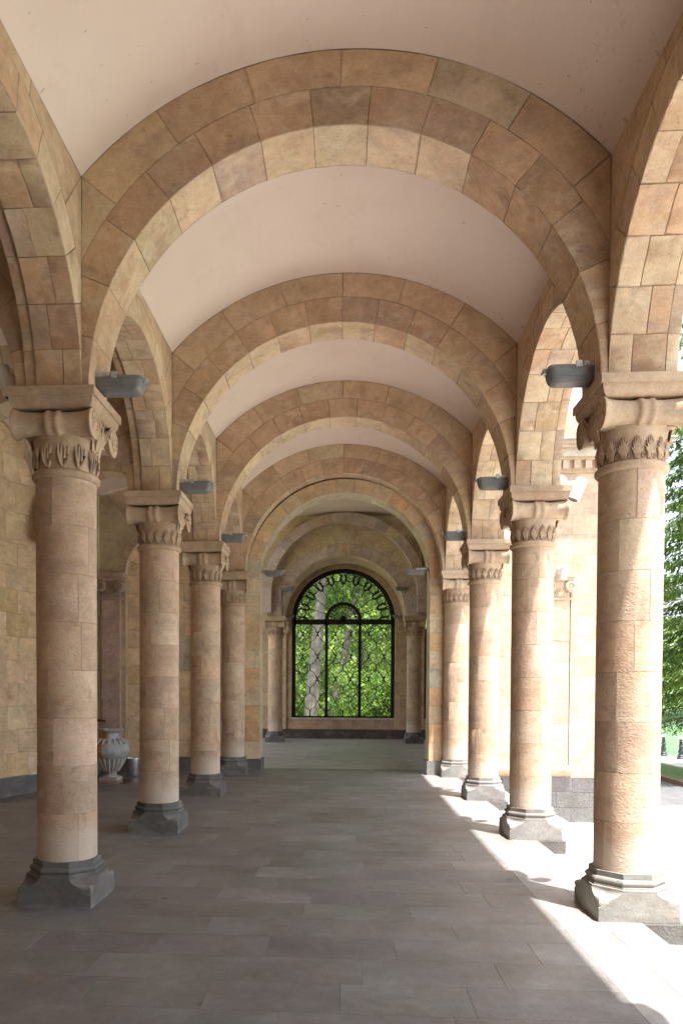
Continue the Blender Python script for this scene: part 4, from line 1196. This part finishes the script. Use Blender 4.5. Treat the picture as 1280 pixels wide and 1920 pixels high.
for i, (x, y, h, r) in enumerate(((38, 78, 11, 4.5), (46, 80, 13, 5), (54, 79, 12, 5), (31, 80, 12, 5), (62, 82, 13, 5.5), (24, 79, 12, 5))):
    broadleaf(x, y, -.8, h, (0, 0), .3, r, 3500, ['willow-like tree on the far bank, mid green', 'taller tree on the far bank, right of the mid green one', 'broad tree on the far bank near the right end', 'tree on the far bank hidden behind the nearest column', 'last tree on the far bank to the right', 'tree on the far bank nearest the pavilion'][i], 60 + i, (.06, .11, .025), .34, 'darkbark', 40, .15)

# ------------------------------------------------------------------ light
world = bpy.data.worlds.new('World'); sc.world = world; world.use_nodes = True
nt = world.node_tree; nt.nodes.clear()
wo = nt.nodes.new('ShaderNodeOutputWorld'); bg = nt.nodes.new('ShaderNodeBackground'); sky = nt.nodes.new('ShaderNodeTexSky')
sky.sky_type = 'NISHITA'; sky.sun_disc = False
EL, AZ = math.radians(72.5), math.radians(-46)         # azimuth of the sun measured from +x
sky.sun_elevation = EL; sky.sun_rotation = PI / 2 - AZ; sky.dust_density = 2.5; sky.air_density = 1.0
bg.inputs[1].default_value = .15
hs = nt.nodes.new('ShaderNodeHueSaturation'); hs.inputs['Saturation'].default_value = .45      # thin bright haze whitens the sky
nt.links.new(sky.outputs[0], hs.inputs['Color']); nt.links.new(hs.outputs[0], bg.inputs[0]); nt.links.new(bg.outputs[0], wo.inputs[0])
L = bpy.data.lights.new('sun', 'SUN'); L.energy = 3.5; L.angle = math.radians(.53); L.color = (1, .955, .89)
so = bpy.data.objects.new('sun', L); COL.objects.link(so)
d = Vector((math.cos(EL) * math.cos(AZ), math.cos(EL) * math.sin(AZ), math.sin(EL)))
so.rotation_euler = d.to_track_quat('Z', 'Y').to_euler(); so.location = d * 30

# ------------------------------------------------------------------ camera
yaw, pitch, roll = -.06623, -.0249, .00444
fw = Vector((math.sin(yaw) * math.cos(pitch), math.cos(yaw) * math.cos(pitch), math.sin(pitch)))
rt = Vector((math.cos(yaw), -math.sin(yaw), 0)); up = rt.cross(fw)
r2 = math.cos(roll) * rt + math.sin(roll) * up; u2 = -math.sin(roll) * rt + math.cos(roll) * up
cam = bpy.data.cameras.new('camera'); co = bpy.data.objects.new('camera', cam); COL.objects.link(co)
mt = Matrix((r2, u2, -fw)).transposed().to_4x4(); mt.translation = (.03902, -5.91003, 1.72546)
co.matrix_world = mt
cam.sensor_width = 36; cam.sensor_fit = 'AUTO'; cam.lens = 1392.184 / 1920 * 36
cam.shift_x = (640 - 554.936) / 1920; cam.shift_y = (1325.54 - 960) / 1920
cam.clip_start = .05; cam.clip_end = 2000
sc.camera = co
sc.view_settings.view_transform = 'Standard'; sc.view_settings.look = 'None'; sc.view_settings.gamma = 1
sc.view_settings.exposure = 2.0
sc.render.engine = 'CYCLES'
sc.cycles.use_denoising = True
sc.cycles.diffuse_bounces = 6; sc.cycles.max_bounces = 10
sc.cycles.sample_clamp_indirect = 8
